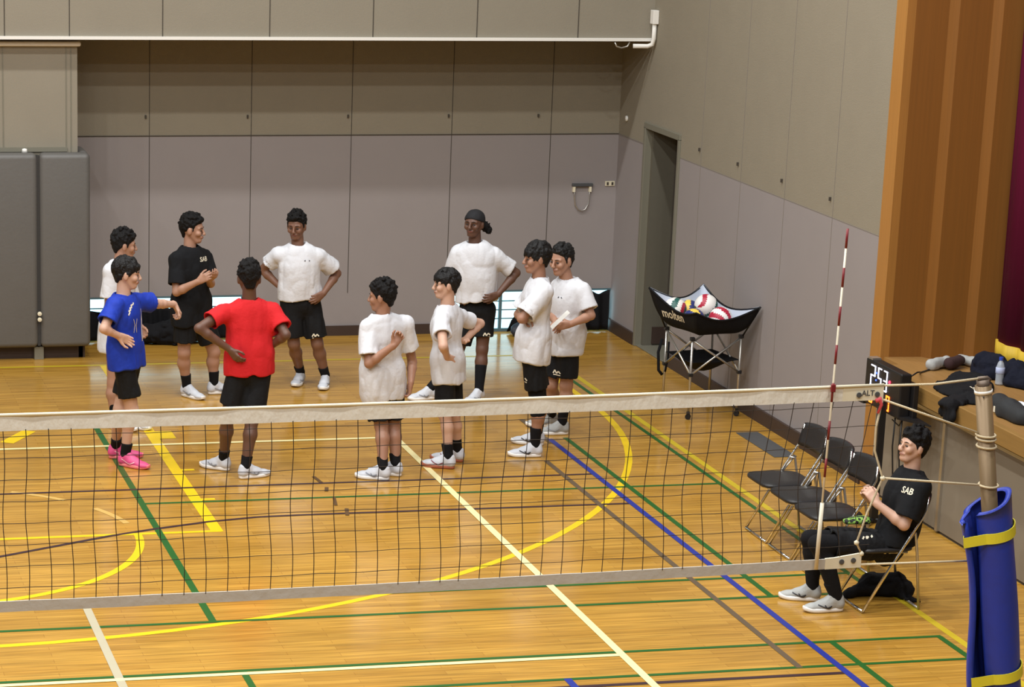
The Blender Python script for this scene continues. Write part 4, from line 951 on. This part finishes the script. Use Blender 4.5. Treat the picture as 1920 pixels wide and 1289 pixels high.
def hair_obj(kind, H, fr, s, par, seed=1):
    F, R, U = fr; P = lambda f, r, u: H + (F * f + R * r + U * u) * s
    vox = .0062; S = SDF(vox); m = M['hair']
    nrm = lambda f, u, r=0: F * f + U * u + R * r
    if kind == 'cap':
        S.ell(P(-.018, 0, .034), np.array([.108, .088, .092]) * s, [F, R, U]); S.cut(P(.07, 0, .048), nrm(.38, -.92)); S.noise(.002, 30, seed); m = M['cap']
        return sdf_obj('cap', S, m, par)
    pts = dict(curly=((.080, .072), (-.095, -.035)), bushy=((.084, .060), (-.095, -.060)), straight=((.088, .052), (-.092, -.072)), bowl=((.096, .040), (-.092, -.070)), short=((.076, .076), (-.095, -.050)))[kind]
    (f0, u0), (f1, u1) = pts; cn = unit(np.array([u0 - u1, -(f0 - f1)])); cN = F * cn[0] + U * cn[1]; c0 = P(f0, 0, u0)
    thick = dict(curly=.017, bushy=.019, straight=.014, bowl=.017, short=.010)[kind]; cu_ = kind in ('curly', 'bushy')
    rad = (np.array([.098, .077, .086]) + np.array([thick * .42, thick * .30, thick * .8])) * s; ctr = P(-.015, 0, .041)
    S.ell(ctr, rad, [F, R, U]); rr = np.random.RandomState(seed); S.cone(c0 + cN * 1.5, c0 + cN * 1.5 + R * 1e-3, 1.5, 1.5, .004, sub=True)
    n_t = dict(curly=260, bushy=230, straight=150, bowl=150, short=240)[kind]; got = 0
    while got < n_t:
        q = unit(rr.randn(3)); p = ctr + (F * q[0] * rad[0] + R * q[1] * rad[1] + U * q[2] * rad[2])
        if (p - c0) @ cN > (-.014 if cu_ or kind == 'short' else -.006): continue
        got += 1; nn = unit(F * q[0] / rad[0] + R * q[1] / rad[1] + U * q[2] / rad[2])
        if cu_:
            up_ = max(0, nn @ U + .25) / 1.25; S.ball(p + nn * (-.003 + .017 * up_ * rr.rand()), (.006 + .006 * rr.rand()) * (1 + .4 * up_), .005)
        elif kind == 'short': S.ball(p + nn * (-.002 + .014 * max(0, nn @ U) * (.5 + .5 * rr.rand())), .008 + .004 * rr.rand(), .008)
        else:
            fr_ = 1.0 if (p - ctr) @ F > 0 else -.5; tg = unit(F * fr_ * .8 - U * 1.1 + rr.randn(3) * .35 + R * np.sign(q[1]) * .3); tg = unit(tg - nn * (tg @ nn) * 1.0)
            e = p + tg * (.028 + .012 * rr.rand()) + nn * (.004 + .004 * rr.rand()); S.cone(p + nn * .001, e - nn * .006, .010, .0045, .006)
    for q_ in (-1, 1): S.cone(P(.022, q_ * .070, .035), P(.018, q_ * .074, -.004), .012, .006, .006)
    S.cone(P(-.072, .03, -.02), P(-.068, .022, -.058), .024, .017, .014).cone(P(-.072, -.03, -.02), P(-.068, -.022, -.058), .024, .017, .014).cone(P(-.078, 0, -.02), P(-.070, 0, -.058), .024, .018, .014)
    S.noise(.0035, 42, seed)
    if kind in ('bowl', 'straight', 'bushy', 'curly'):
        for k in range(9):
            r0 = -.052 + .013 * k; top = P(.082 - 4.5 * r0 * r0, r0, u0 + .018); S.cone(top, top + (F * .010 - U * (.022 + .008 * rr.rand()) + R * rr.randn() * .006) * s, .0115, .006, .008) if not cu_ else S.ball(top - F * .002 + F * .010 * rr.rand() + U * (.004 + .010 * rr.rand()) - F * 9 * r0 * r0 * .5, .008 + .005 * rr.rand(), .006)
    S.ball(P(-.004, .086, -.026), .022 * s, .01, sub=True); S.ball(P(-.004, -.086, -.026), .022 * s, .01, sub=True)
    if kind in ('curly', 'bushy'): m = M['hair_curl']
    return sdf_obj('hair', S, m, par)
M['cap'] = mat('black_cap_cloth', srgb(20, 21, 26), .8, bump=.2, bscale=80)
M['brow'] = mat('eyebrow_hair', srgb(30, 24, 22), .8)
def face_bits(H, fr, s, par):
    F, R, U = fr; P = lambda f, r, u: H + (F * f + R * r + U * u) * s
    for q in (-1, 1):
        b = MB(); c = P(.0790, q * .031, .004); nl, nm = 8, 12; vs = []; D_ = unit(F + R * q * .25); A1 = unit(np.cross(U, D_)); 
        for j in range(nl + 1):
            for i in range(nm): th_, ph_ = PI * j / nl, 2 * PI * i / nm; vs.append(c + .0105 * s * (D_ * math.cos(th_) + 1.25 * A1 * math.sin(th_) * math.cos(ph_) + U * .50 * math.sin(th_) * math.sin(ph_)))
        b.v = [tuple(p) for p in vs]
        for j in range(nl):
            for i in range(nm): b.f.append((j * nm + i, j * nm + (i + 1) % nm, (j + 1) * nm + (i + 1) % nm, (j + 1) * nm + i)); b.mi.append(1 if j < 3 else 0)
        b.build('eye', [M['eyewhite'], M['iris']], par, smooth=True)
        b = MB(); b.tube([P(.0905, q * .014, .0255), P(.0885, q * .030, .030), P(.074, q * .048, .026)], [.0024 * s, .0030 * s, .0016 * s], 6); b.build('eyebrow', M['brow'], par, smooth=True)
def shoe(heel, toe, mats, par, stripe='stripe_dark', style='zig'):
    heel = np.array([heel[0], heel[1], 0]); toe = np.array([toe[0], toe[1], 0]); d = unit(toe - heel); r = np.array([d[1], -d[0], 0]); L = .285; toe = heel + d * L
    P = lambda f, s_, u: heel + d * f * L + r * s_ + Zv * u
    S = SDF(.0055)
    S.cone(P(.13, 0, .046), P(.45, 0, .044), .036, .036, .03).cone(P(.45, 0, .042), P(.78, .004, .030), .040, .036, .03, 1.10, .78, r).cone(P(.78, .004, .030), P(.885, .004, .028), .036, .030, .02, 1.12, .72, r)
    S.cone(P(.13, 0, .055), P(.115, 0, .092), .033, .030, .02).cone(P(.13, 0, .06), P(.24, 0, .088), .036, .036, .02).cone(P(.28, 0, .080), P(.58, 0, .052), .034, .028, .025)
    S.cone(P(.36, 0, .108), P(.46, 0, .085), .020, .018, .012, 1.2, .5, r)
    S.cone(P(.20, 0, .17), P(.20, 0, .088), .032, .027, .004, sub=True)
    S.cut((0, 0, .018), -Zv)
    up = sdf_obj('shoe', S, M[mats[0]], par)
    b = MB(); out = []; nn = 44
    for i in range(nn):
        a = 2 * PI * i / nn; f = .5 - .5 * math.cos(a); sd = math.copysign(1, math.sin(a)); f2 = .015 + f * .99
        wid = .040 + .012 * math.sin(PI * min(1, max(0, (f - .35) / .65))) ; wv = wid * abs(math.sin(a)) ** .55 * sd; out.append((f2, wv))
    vs = []
    for z, e in ((.003, .94), (.012, 1.0), (.024, 1.0), (.030, .93)):
        for f2, wv in out: lift = .012 * max(0, (f2 - .75) / .25) ** 2; vs.append(P(.5 + (f2 - .5) * (1 if e == 1 else .985), wv * e, z + lift))
    fs = [(k * nn + i, k * nn + (i + 1) % nn, (k + 1) * nn + (i + 1) % nn, (k + 1) * nn + i) for k in range(3) for i in range(nn)] + [tuple(range(nn - 1, -1, -1)), tuple(3 * nn + i for i in range(nn))]
    b.add(vs, fs); b.build('sole', M[mats[1]], up, smooth=True)
    b = MB()
    for k in range(4): f = .40 + .07 * k; z_ = .104 - .155 * (f - .36); b.tube([P(f, -.024, z_ - .016), P(f + .02, 0, z_ + .002), P(f, .024, z_ - .016)], .0038, 5)
    b.each('lace', M['sole_white'], up, smooth=True)
    tr_ = bvh(up)
    for sd in (-1, 1):
        if style == 'zig': sh = strip2d([(-.075, .022), (-.03, .004), (.012, -.010), (.03, .008), (-.004, -.004), (-.02, .016)], .008)
        elif style == 'swoosh': sh = strip2d([(-.08, .03), (-.03, .004), (.0, -.004), (.04, .014)], .007)
        else: sh = strip2d([(-.05, -.006), (.0, .022), (.05, -.004)], .01)
        if sd > 0: sh = ([(-x if False else x, y) for x, y in sh[0]], sh[1])
        n_ = r * sd; ux_ = np.cross(Zv, n_); decal('side_stripe', sh, P(.45, sd * .0, .040), ux_, Zv, tr_, M[stripe], up, off=.003, dist=.2)
    return up, P(.21, 0, .085)
def person(label, y0, head, neck, sh, el, wr, tip, hem, hips, knees, shoes, yaw, skin_='skin_light', shirt='cloth_white', hair='straight', sleeve=(.62, .62),
           shoe_m=('shoe_white', 'sole_white', 'stripe_grey', 'zig'), palm=None, thumb=None, curl=(.4, .4), hemw=(.19, .145), shortlen=.82, hs=1.0, seat=False, legging=None, sock_h=(.13, .13),
           bulk=1.0, seed=1, print_=None, shortsprint=None, roll=0, twist=None, hempos=None, sleeve_r=(.072, .088), chestw=.168):
    J = lambda p: onY(p[0], p[1], y0 + p[2]); ft = []
    N = J(neck); SH = [J(p) for p in sh]; EL = [J(p) for p in el]; WR = [J(p) for p in wr]; TP = [J(p) for p in tip]; HP = [J(p) for p in hips]; KN = [J(p) for p in knees]
    HM = J(hem); (hx, hy, hdy), hyaw, hpitch = head; H = J((hx, hy, hdy)); fr = head_frame(hyaw, hpitch, roll); HS = hs
    side = unit(SH[1] - SH[0]); side = unit(side - Zv * side[2]); fwd = np.cross(Zv, side)      # index 0 = left, 1 = right: side points to the right
    fwd = fwd if fwd @ az(yaw) > 0 else -fwd
    pel = (HP[0] + HP[1]) / 2; axis = unit(N - pel)
    root = thing('person', label, 'person', ((KN[0][0] + KN[1][0]) / 2, (KN[0][1] + KN[1][1]) / 2, 0))
    hd = hl = None
    SHs = []
    for k in (0, 1):
        h_, t_ = onZ(*shoes[k][0]), onZ(*shoes[k][1]); up, A = shoe(h_, t_, shoe_m[:2], root, shoe_m[2], shoe_m[3]); SHs.append(A)
    # ---- body, one continuous surface
    S = SDF(.0058)
    lim = lambda n_, a_, b_, lo_, hi_: (print('  LEN', label[:30], n_, round(float(np.linalg.norm(a_ - b_)), 3)) if not lo_ < np.linalg.norm(a_ - b_) < hi_ else None)
    for k in (0, 1):
        lim('upper arm %d' % k, SH[k], EL[k], .23, .35); lim('forearm %d' % k, EL[k], WR[k], .2, .30); lim('thigh %d' % k, HP[k], KN[k], .34, .5); lim('shank %d' % k, KN[k], SHs[k], .32, .47)
    lim('shoulders', SH[0], SH[1], .28, .42); lim('torso', N, pel, .42, .62)
    chest = N - axis * .17 + fwd * .01; waist = N - axis * .36; bk_ = bulk
    S.cone(pel, waist, .128 * bk_, .115 * bk_, .05, 1, .72, side).cone(waist, chest, .115 * bk_, .138 * bk_, .05, 1, .66, side).cone(chest, N - axis * .07, .138, .075, .05, 1, .7, side)
    S.cone(N - axis * .07, H - fr[2] * .055 * HS - fr[0] * .018, .060, .052, .02)
    S.cone(SH[0] * .9 + N * .1, SH[1] * .9 + N * .1, .045, .045, .04)
    for k in (0, 1):
        S.cone(SH[k], EL[k], .047 * bk_, .037, .02); m = EL[k] + (WR[k] - EL[k]) * .28
        S.cone(EL[k], m, .036, .038 * bk_, .015).cone(m, WR[k], .038 * bk_, .0255, .015)
        d = unit(TP[k] - WR[k]); pn = (palm[k] if palm else -side * (1 if k else -1)); th_ = (thumb[k] if thumb else fwd)
        hand_prims(S, WR[k] + unit(WR[k] - EL[k]) * .0, TP[k], pn, th_, curl[k])
        S.cone(HP[k], KN[k], .080 * bk_, .053, .03); up_ = unit(KN[k] - SHs[k]); bkdir = -fwd
        m = KN[k] + (SHs[k] - KN[k]) * .30 + bkdir * .012
        S.cone(KN[k], m, .050, .053 * bk_, .025).cone(m, SHs[k] + Zv * .02, .053 * bk_, .034, .025); S.ball(KN[k] + fwd * .012, .043, .02)
        S.cone(SHs[k] + Zv * .02, SHs[k] - Zv * .01, .034, .033, .01)
    add_head(S, H, fr, HS)
    lip = M['lips_l'] if skin_ in ('skin_light', 'skin_tan', 'skin_olive') else M['lips_d']
    Hc = H + (fr[0] * .09 - fr[2] * .0565) * HS
    def mi(c):
        q = c - Hc; f_, r_, u_ = q @ fr[0], q @ fr[1], q @ fr[2]; return ((np.abs(f_) < .02) & (np.abs(r_) < .024 * HS) & (np.abs(u_) < .0085 * HS * (1 - (np.abs(r_) / .034))))
    sdf_obj('body', S, [M[skin_], lip], root, mi=mi, relax=1)
    face_bits(H, fr, HS, root)
    ho = hair_obj(hair, H, fr, HS, root, seed)
    if hair == 'cap':
        F_, R_, U_ = fr; P = lambda f, r, u: H + (F_ * f + R_ * r + U_ * u) * HS
        S = SDF(.006); S.ell(P(-.016, 0, .02), np.array([.102, .082, .085]), [F_, R_, U_]).cone(P(-.09, 0, -.02), P(-.115, -.055, -.03), .03, .040, .02).cone(P(-.115, -.055, -.03), P(-.125, -.085, -.062), .042, .034, .02).cut(P(.0, 0, .05), U_).cut(P(-.005, 0, 0), F_).noise(.009, 50, 4).noise(.006, 90, 6, ridge=True)
        sdf_obj('ponytail', S, M['hair_curl'], root)
    # ---- shorts
    S = SDF(.0068); top = pel + axis * .09
    S.cone(top, pel, .128 * bk_, .150 * bk_, .04, 1, .75, side); hemc = []
    for k in (0, 1):
        e = HP[k] + (KN[k] - HP[k]) * shortlen; dl = unit(KN[k] - HP[k]); e2 = e + dl * .05
        S.cone(HP[k], e2, .094 * bk_, .100 * bk_, .03, cut=[(e, dl)]); hemc.append((e, dl))
    S.cut(HM + axis * .035, axis); S.noise(.006, (9, 9, 5), seed + 20).noise(.0055, (22, 22, 5), seed + 30, ridge=True)
    for k in (0, 1):
        e, dl = hemc[k]; S.cone(e - dl * .03, e + dl * .06, .080 * bk_, .082 * bk_, .004, sub='late', cut=[(e - dl * .04, -dl), (e + dl * .02, dl)])
    so = sdf_obj('shorts', S, M['shorts'], root)
    # ---- leggings, socks
    for k in (0, 1):
        if legging and legging[k]:
            S = SDF(.0065); m = KN[k] + (SHs[k] - KN[k]) * .30 - fwd * .012; S.cone(HP[k] + (KN[k] - HP[k]) * .5, KN[k], .075 * bk_, .062, .02)
            if legging[k] == 'full': S.cone(KN[k], m, .060, .062, .02).cone(m, SHs[k] + Zv * .03, .062, .044, .02)
            else: S.cone(KN[k], m, .060, .061, .02, cut=[(KN[k] + (SHs[k] - KN[k]) * legging[k], unit(SHs[k] - KN[k]))])
            S.ball(KN[k] + fwd * .012, .051, .02).noise(.003, 20, 3); sdf_obj('legging', S, M['sock'], root)
        S = SDF(.006); t_ = SHs[k] + unit(KN[k] - SHs[k]) * sock_h[k]; S.cone(t_, SHs[k] + Zv * .02, .034 + .06 * sock_h[k] + .006, .040, .01, cut=[(t_, unit(KN[k] - SHs[k]))]).cone(SHs[k] + Zv * .02, SHs[k] - Zv * .02, .040, .038, .01)
        sdf_obj('sock', S, M['sock'], root)
    # ---- shirt
    S = SDF(.0072); hax = unit(N - HM) if not seat else unit(N - HM); hw, hdp = hemw
    S.cone(SH[0] * .86 + N * .14 - Zv * .008, SH[1] * .86 + N * .14 - Zv * .008, .060, .060, .05)
    for k in (0, 1): S.cone(N - axis * .045, SH[k] + (0, 0, .002), .068, .060, .03)
    S.cone(N - axis * .10, chest, chestw * .86 * bk_, chestw * bk_, .05, 1, .70, side)
    ms = HM + hax * .18
    S.cone(chest, ms, chestw * bk_, (hw + chestw * bk_) / 2, .06, 1, .72, side)
    S.cone(ms, HM - hax * .05, (hw + chestw * bk_) / 2, hw, .06, 1, hdp / hw, side, cut=[(HM, -hax)])
    for k in (0, 1):
        S.cone(HP[k] - axis * .08, HP[k] + axis * .10, .118 * bk_, .108 * bk_, .05, cut=[(HM, -hax)])
        d = unit(EL[k] - SH[k]); e = SH[k] + (EL[k] - SH[k]) * sleeve[k]; S.cone(SH[k] - d * .0, e + d * .05, sleeve_r[0], sleeve_r[1], .035, cut=[(e, d)])
    S.noise(.007, 5, seed + 40).noise(.0062, (9, 9, 4.5), seed + 50, ridge=True).noise(.0035, (20, 20, 8), seed + 60, ridge=True)
    for k in (0, 1):
        d = unit(EL[k] - SH[k]); e = SH[k] + (EL[k] - SH[k]) * sleeve[k]; S.cone(e - d * .045, e + d * .06, sleeve_r[1] - .026, sleeve_r[1] - .022, .003, sub='late', cut=[(e - d * .05, -d), (e + d * .014, d)])
    S.cone(HM + hax * .04, HM - hax * .1, hw - .022, hw - .020, .003, 1, (hdp - .020) / (hw - .020), side, sub='late', cut=[(HM + hax * .05, hax)])
    S.cone(N - axis * .030 + fwd * .008, N + axis * .10 + fwd * .0, .060, .083, .006, sub='late')
    sh_o = sdf_obj('t_shirt', S, M[shirt], root)
    if print_:
        tr_ = bvh(sh_o)
        for kind, val, px, size, mm in print_:
            o_ = J(px); sh_ = text_polys(val, size) if kind == 'text' else strip2d(val, size)
            nrm = unit(CP - o_); nrm = unit(nrm * .5 + fwd * (1 if fwd @ nrm > 0 else -1) * .5); ux_ = unit(np.cross(Zv, nrm)); uy_ = np.cross(nrm, ux_)
            decal('chest_print', sh_, o_, ux_, uy_, tr_, M[mm], sh_o, off=.004, dist=.9)
    if shortsprint:
        tr_ = bvh(so); o_ = J(shortsprint[0]); nrm = unit(CP - o_); nrm[2] = 0; nrm = unit(nrm); ux_ = unit(np.cross(Zv, nrm))
        decal('shorts_logo', strip2d([(-.032, -.012), (-.018, .016), (-.004, -.010), (.012, .012), (.03, -.006)], .011), o_, ux_, Zv, tr_, M['antwhite'], so, off=.006, dist=.9)
        if not seat: decal('shorts_logo', strip2d([(-.03, -.024), (.03, -.022)], .008), o_, ux_, Zv, tr_, M['antwhite'], so, off=.002, dist=.9)
    return root
up, dn = Zv, -Zv
toC = unit(np.array([-.2, -1, .1]))         # roughly towards the viewer's side
# A: white T-shirt, behind the boy in blue
person('person in a white T-shirt standing half hidden behind the one in blue', 9.7, ((233, 460, 0), 0, -6), (224, 492, 0),
       [(233, 506, .17), (208, 510, -.15)], [(246, 570, .22), (205, 572, -.16)], [(262, 612, .1), (226, 612, -.18)], [(270, 628, .05), (240, 625, -.16)], (217, 654, 0), [(226, 630, .08), (215, 632, -.08)],
       [(238, 716, .08), (213, 718, -.08)], [((232, 800), (268, 806)), ((204, 803), (240, 808))], -8, 'skin_tan', hair='bushy', hs=.98, seed=2, sleeve=(.75, .8), shortlen=.3, hemw=(.17, .15))
# B: royal blue
person('person in a royal blue T-shirt and pink shoes, one arm stretched out to the right', 8.3, ((238, 514, 0), -8, -6), (230, 552, 0),
       [(257, 566, .14), (214, 573, -.13)], [(297, 570, .30), (195, 617, -.26)], [(327, 571, .43), (222, 630, -.20)], [(338, 592, .45), (247, 641, -.17)], (235, 686, 0), [(245, 672, .08), (232, 674, -.07)],
       [(225, 768, .05), (247, 770, -.05)], [((203, 860), (266, 859)), ((223, 873), (277, 881))], -22, 'skin_light', 'cloth_blue', 'straight', (.62, .72), ('shoe_pink', 'sole_pink', 'stripe_pale', 'swoosh'),
       palm=[dn, toC], thumb=[toC, dn], curl=(.75, .3), hemw=(.16, .13), shortlen=.72, hs=1.03, seed=3, sock_h=(.11, .11), bulk=.92,
       print_=[('strip', [(-.035, -.045), (-.02, -.02), (-.03, -.01), (-.008, -.004), (-.016, .012), (.006, .014), (.0, .032), (.022, .034), (.03, .05)], (244, 580, -.1), .011, 'antwhite'), ('strip', [(-.02, .05), (.0, .0), (-.01, -.06)], (252, 610, -.1), .004, 'antwhite'), ('strip', [(.02, .05), (.012, .0), (.02, -.06)], (252, 610, -.1), .004, 'antwhite'), ('strip', [(0, .13), (.01, -.13)], (268, 610, -.05), .012, 'antwhite')])
# C: black T-shirt
person('person in a black T-shirt clasping the hands in front of the chest', 10.75, ((361, 431, 0), -22, -4), (355, 467, 0),
       [(383, 484, .12), (331, 488, -.11)], [(395, 532, .02), (331, 548, -.20)], [(392, 525, -.18), (372, 528, -.32)], [(409, 512, -.30), (397, 514, -.38)], (360, 604, 0), [(374, 587, .06), (346, 588, -.06)],
       [(401, 661, .06), (345, 662, -.07)], [((389, 740), (421, 738)), ((341, 742), (380, 751))], -42, 'skin_tan', 'cloth_black', 'curly', (.75, .78), palm=[toC * -1 + np.array([-.6, 0, 0]), np.array([.5, .8, 0])], thumb=[up, up], curl=(.25, .4),
       hemw=(.20, .15), shortlen=.73, hs=1.03, seed=4, print_=[('text', 'SAB', (385, 487, -.1), .058, 'antwhite')], bulk=1.03)
# D: red, back to the viewer
person('person in a red T-shirt seen from behind with hands on hips', 7.86, ((467, 523, 0), 84, -8), (467, 566, 0),
       [(418, 588, 0), (512, 586, 0)], [(373, 616, -.12), (536, 628, -.14)], [(431, 656, -.12), (507, 650, .0)], [(447, 676, -.16), (493, 657, -.12)], (467, 700, 0), [(449, 694, 0), (487, 694, 0)],
       [(426, 785, .03), (472, 788, -.03)], [((431, 884), (384, 876)), ((448, 899), (495, 893))], 86, 'skin_dark', 'cloth_red', 'curly', (.55, .68), palm=[unit(np.array([1, .6, 0])), unit(np.array([-1, .6, 0]))], thumb=[up, up], curl=(.2, .3),
       shoe_m=('shoe_white', 'sole_white', 'stripe_grey', 'zig'), hemw=(.18, .14), shortlen=.72, hs=1.06, seed=5, bulk=1.0, sock_h=(.1, .1))
# E: white, facing us, hands on hips
person('person in a white T-shirt facing the court with hands on hips beside the back wall', 10.95, ((556, 425, 0), -118, -8), (558, 462, 0),
       [(598, 481, -.03), (521, 478, .03)], [(632, 513, .05), (492, 506, .16)], [(606, 551, -.10), (528, 541, .04)], [(580, 567, -.17), (541, 548, .12)], (562, 560, 0), [(581, 568, 0), (545, 566, 0)],
       [(595, 645, -.02), (551, 645, .0)], [((611, 722), (603, 736)), ((566, 716), (546, 732))], -90, 'skin_brown', 'cloth_white', 'curly', (.72, .62), palm=[np.array([-.3, 1, 0]), np.array([.3, -1, 0])], thumb=[dn, dn], curl=(.15, .3),
       hemw=(.175, .14), shortlen=.83, hs=1.0, seed=6, sock_h=(.11, .11), shortsprint=[(592, 629, -.1)], print_=[('strip', [(-.03, 0), (-.02, .006)], (577, 489, -.1), .008, 'stripe_dark'), ('strip', [(.01, .004), (.02, 0)], (577, 489, -.1), .008, 'stripe_dark')], bulk=1.03)
# F: white, from behind, arm behind the back
person('person in a white T-shirt seen from behind, one forearm folded behind the back', 7.75, ((716, 557, 0), 150, -4), (715, 592, 0),
       [(692, 616, -.05), (759, 610, .06)], [(692, 682, -.16), (773, 679, .11)], [(738, 648, -.23), (770, 719, -.03)], [(750, 628, -.22), (766, 744, -.02)], (717, 748, 0), [(702, 716, -.03), (734, 714, .03)],
       [(715, 798, -.03), (737, 796, .04)], [((731, 901), (679, 897)), ((754, 894), (716, 890))], 110, 'skin_olive', 'cloth_white', 'bushy', (.78, .66), palm=[toC, np.array([-1, 0, 0])], thumb=[up, np.array([-.3, 1, 0])], curl=(.8, .55),
       hemw=(.165, .14), shortlen=.86, hs=1.02, seed=7, bulk=1.0, sock_h=(.10, .10))
# G: white, profile to the left
person('person in a white T-shirt in left profile, hands on hips, maroon-striped shoes', 7.97, ((836, 534, 0), 178, -2), (838, 572, 0),
       [(827, 605, -.15), (864, 596, .13)], [(831, 650, -.35), (900, 607, .26)], [(838, 668, -.17), (874, 636, .10)], [(851, 690, -.13), (862, 645, .0)], (841, 715, 0), [(835, 694, -.07), (847, 692, .08)],
       [(834, 776, -.05), (850, 778, .06)], [((853, 880), (800, 875)), ((870, 867), (818, 863))], 160, 'skin_light', 'cloth_white', 'straight', (.55, .5), palm=[np.array([.2, 1, 0]), np.array([-.6, -.8, 0])], thumb=[np.array([1, 0, .3]), dn], curl=(.2, .3),
       shoe_m=('shoe_white', 'sole_gum', 'stripe_maroon', 'swoosh'), hemw=(.145, .125), shortlen=.93, hs=.98, seed=8, bulk=.88, sleeve_r=(.066, .080), sock_h=(.12, .12))
# H: tall, backwards cap
person('tall person in a white T-shirt and a backwards black cap, smiling, hand on hip', 10.38, ((889, 420, 0), -128, 0), (890, 458, 0),
       [(926, 480, -.05), (858, 476, .05)], [(968, 512, -.04), (845, 524, .12)], [(933, 553, -.14), (862, 560, .08)], [(905, 563, -.19), (874, 568, .0)], (894, 562, 0), [(909, 580, 0), (880, 580, .02)],
       [(904, 655, -.03), (855, 672, .05)], [((904, 750), (882, 757)), ((818, 748), (780, 751))], -108, 'skin_dark', 'cloth_white', 'cap', (.78, .66), palm=[np.array([-.3, 1, 0]), np.array([.3, -1, 0])], thumb=[dn, dn], curl=(.15, .3),
       hemw=(.185, .15), shortlen=.68, hs=1.02, seed=9, sock_h=(.24, .24), shortsprint=[(913, 627, -.1)], bulk=1.0, chestw=.18)
# I: arms crossed, profile to the left
person('person in a long white T-shirt in left profile with arms folded and black knee sleeves', 8.2, ((1006, 485, 0), 182, -3), (1013, 522, 0),
       [(1021, 546, -.15), (1006, 542, .15)], [(978, 598, -.19), (972, 590, .2)], [(990, 600, .03), (988, 604, -.02)], [(1003, 596, .14), (1003, 602, -.12)], (996, 676, 0), [(999, 655, -.08), (996, 653, .08)],
       [(1007, 757, -.06), (1012, 752, .06)], [((1016, 857), (957, 856)), ((1020, 836), (963, 831))], 184, 'skin_olive', 'cloth_white', 'bowl', (.86, .82), shoe_m=('shoe_white', 'sole_white', 'stripe_dark', 'zig'), curl=(.6, .6), palm=[np.array([0, 0, -1]), np.array([0, 0, -1])], thumb=[up, up],
       hemw=(.165, .155), shortlen=.72, hs=1.05, seed=10, legging=(.28, .28), sock_h=(.17, .17), shortsprint=[(981, 715, -.15)], bulk=.98, sleeve_r=(.072, .098))
# J: behind on the right, holding a white sheet
jr = person('person in a white T-shirt at the right end of the group, hand at the waist', 8.95, ((1053, 489, 0), -150, -8), (1067, 524, 0),
       [(1092, 546, -.13), (1048, 540, .12)], [(1108, 592, -.22), (1036, 590, .05)], [(1070, 608, -.30), (1042, 606, -.12)], [(1048, 612, -.30), (1046, 612, -.2)], (1062, 661, 0), [(1066, 640, -.07), (1048, 640, .07)],
       [(1062, 722, -.05), (1034, 722, .05)], [((1066, 815), (1022, 815)), ((1046, 800), (1010, 800))], -140, 'skin_tan', 'cloth_white', 'short', (.76, .7), palm=[np.array([-.3, 1, 0]), np.array([0, 1, 0])], thumb=[up, up], curl=(.5, .4),
       shoe_m=('shoe_grey', 'sole_white', 'stripe_grey', 'swoosh'), hemw=(.155, .15), shortlen=.82, hs=1.06, seed=12, bulk=1.02, shortsprint=[(1044, 702, -.15)], print_=[('strip', [(-.02, 0), (-.01, .01)], (1044, 560, -.15), .008, 'stripe_dark'), ('strip', [(.01, .008), (.02, 0)], (1044, 560, -.15), .008, 'stripe_dark')])
b = MB(); c0, c1 = onY(1036, 618, 8.46), onY(1068, 588, 8.46); wv = unit(ray(1050, 600)) * .07 + np.array([-.026, 0, .024]); t_ = np.array([.004, 0, .004])
b.add([c0, c1, c1 + wv, c0 + wv, c0 + t_, c1 + t_, c1 + wv + t_, c0 + wv + t_], [(0, 1, 2, 3), (7, 6, 5, 4), (0, 4, 5, 1), (1, 5, 6, 2), (2, 6, 7, 3), (3, 7, 4, 0)]); tag(b.build('clipboard', M['white']), 'thin white board held at the waist by the rightmost standing person', 'board')
# K: seated on the folding chair
person('person in black sitting on the folding chair beside the post and clapping', 3.80, ((1712, 838, 0), 192, 10), (1712, 885, 0),
       [(1724, 916, -.17), (1708, 908, .17)], [(1695, 985, -.22), (1672, 960, .17)], [(1644, 945, -.10), (1632, 938, .06)], [(1620, 908, -.02), (1612, 908, .03)], (1682, 1015, 0), [(1668, 1026, -.09), (1662, 1020, .09)],
       [(1534, 1020, -.11), (1520, 1011, .12)], [((1581, 1146), (1508, 1148)), ((1538, 1128), (1488, 1124))], 184, 'skin_light', 'cloth_black', 'bushy', (.82, .75), curl=(.15, .15), palm=[np.array([-.1, 1, 0]), np.array([-.1, -1, 0])], thumb=[np.array([1, 0, .4]), np.array([1, 0, .4])],
       shoe_m=('shoe_grey', 'sole_white', 'stripe_dark', 'zig'), hemw=(.165, .135), shortlen=.80, hs=.98, seed=13, legging=('full', 'full'), seat=True, shortsprint=[(1627, 1010, -.2)], print_=[('text', 'SAB', (1698, 921, -.2), .06, 'antwhite')], bulk=1.0, roll=0)
S = SDF(.009); c = onY(1588, 978, 3.8); S.cone(c, c + np.array([.13, .0, .005]), .028, .042, .03, 1.5, .7, (0, 1, 0)).noise(.006, 20, 5)
M['patt'] = mat('green_black_pattern', srgb(90, 120, 50), .8)
nt = M['patt'].node_tree; wv_ = nt.nodes.new('ShaderNodeTexVoronoi'); wv_.inputs['Scale'].default_value = 38; rp = nt.nodes.new('ShaderNodeValToRGB'); rp.color_ramp.interpolation = 'CONSTANT'
rp.color_ramp.elements[0].color = srgb(20, 26, 22); rp.color_ramp.elements[1].position = .52; rp.color_ramp.elements[1].color = srgb(130, 176, 78)
tc_ = nt.nodes.new('ShaderNodeTexCoord'); nt.links.new(tc_.outputs['Object'], wv_.inputs['Vector']); nt.links.new(wv_.outputs['Distance'], rp.inputs[0]); nt.links.new(rp.outputs[0], nt.nodes['Principled BSDF'].inputs['Base Color'])
tag(sdf_obj('pouch', S, M['patt']), 'green and black patterned pouch lying on the lap of the seated person', 'pouch')
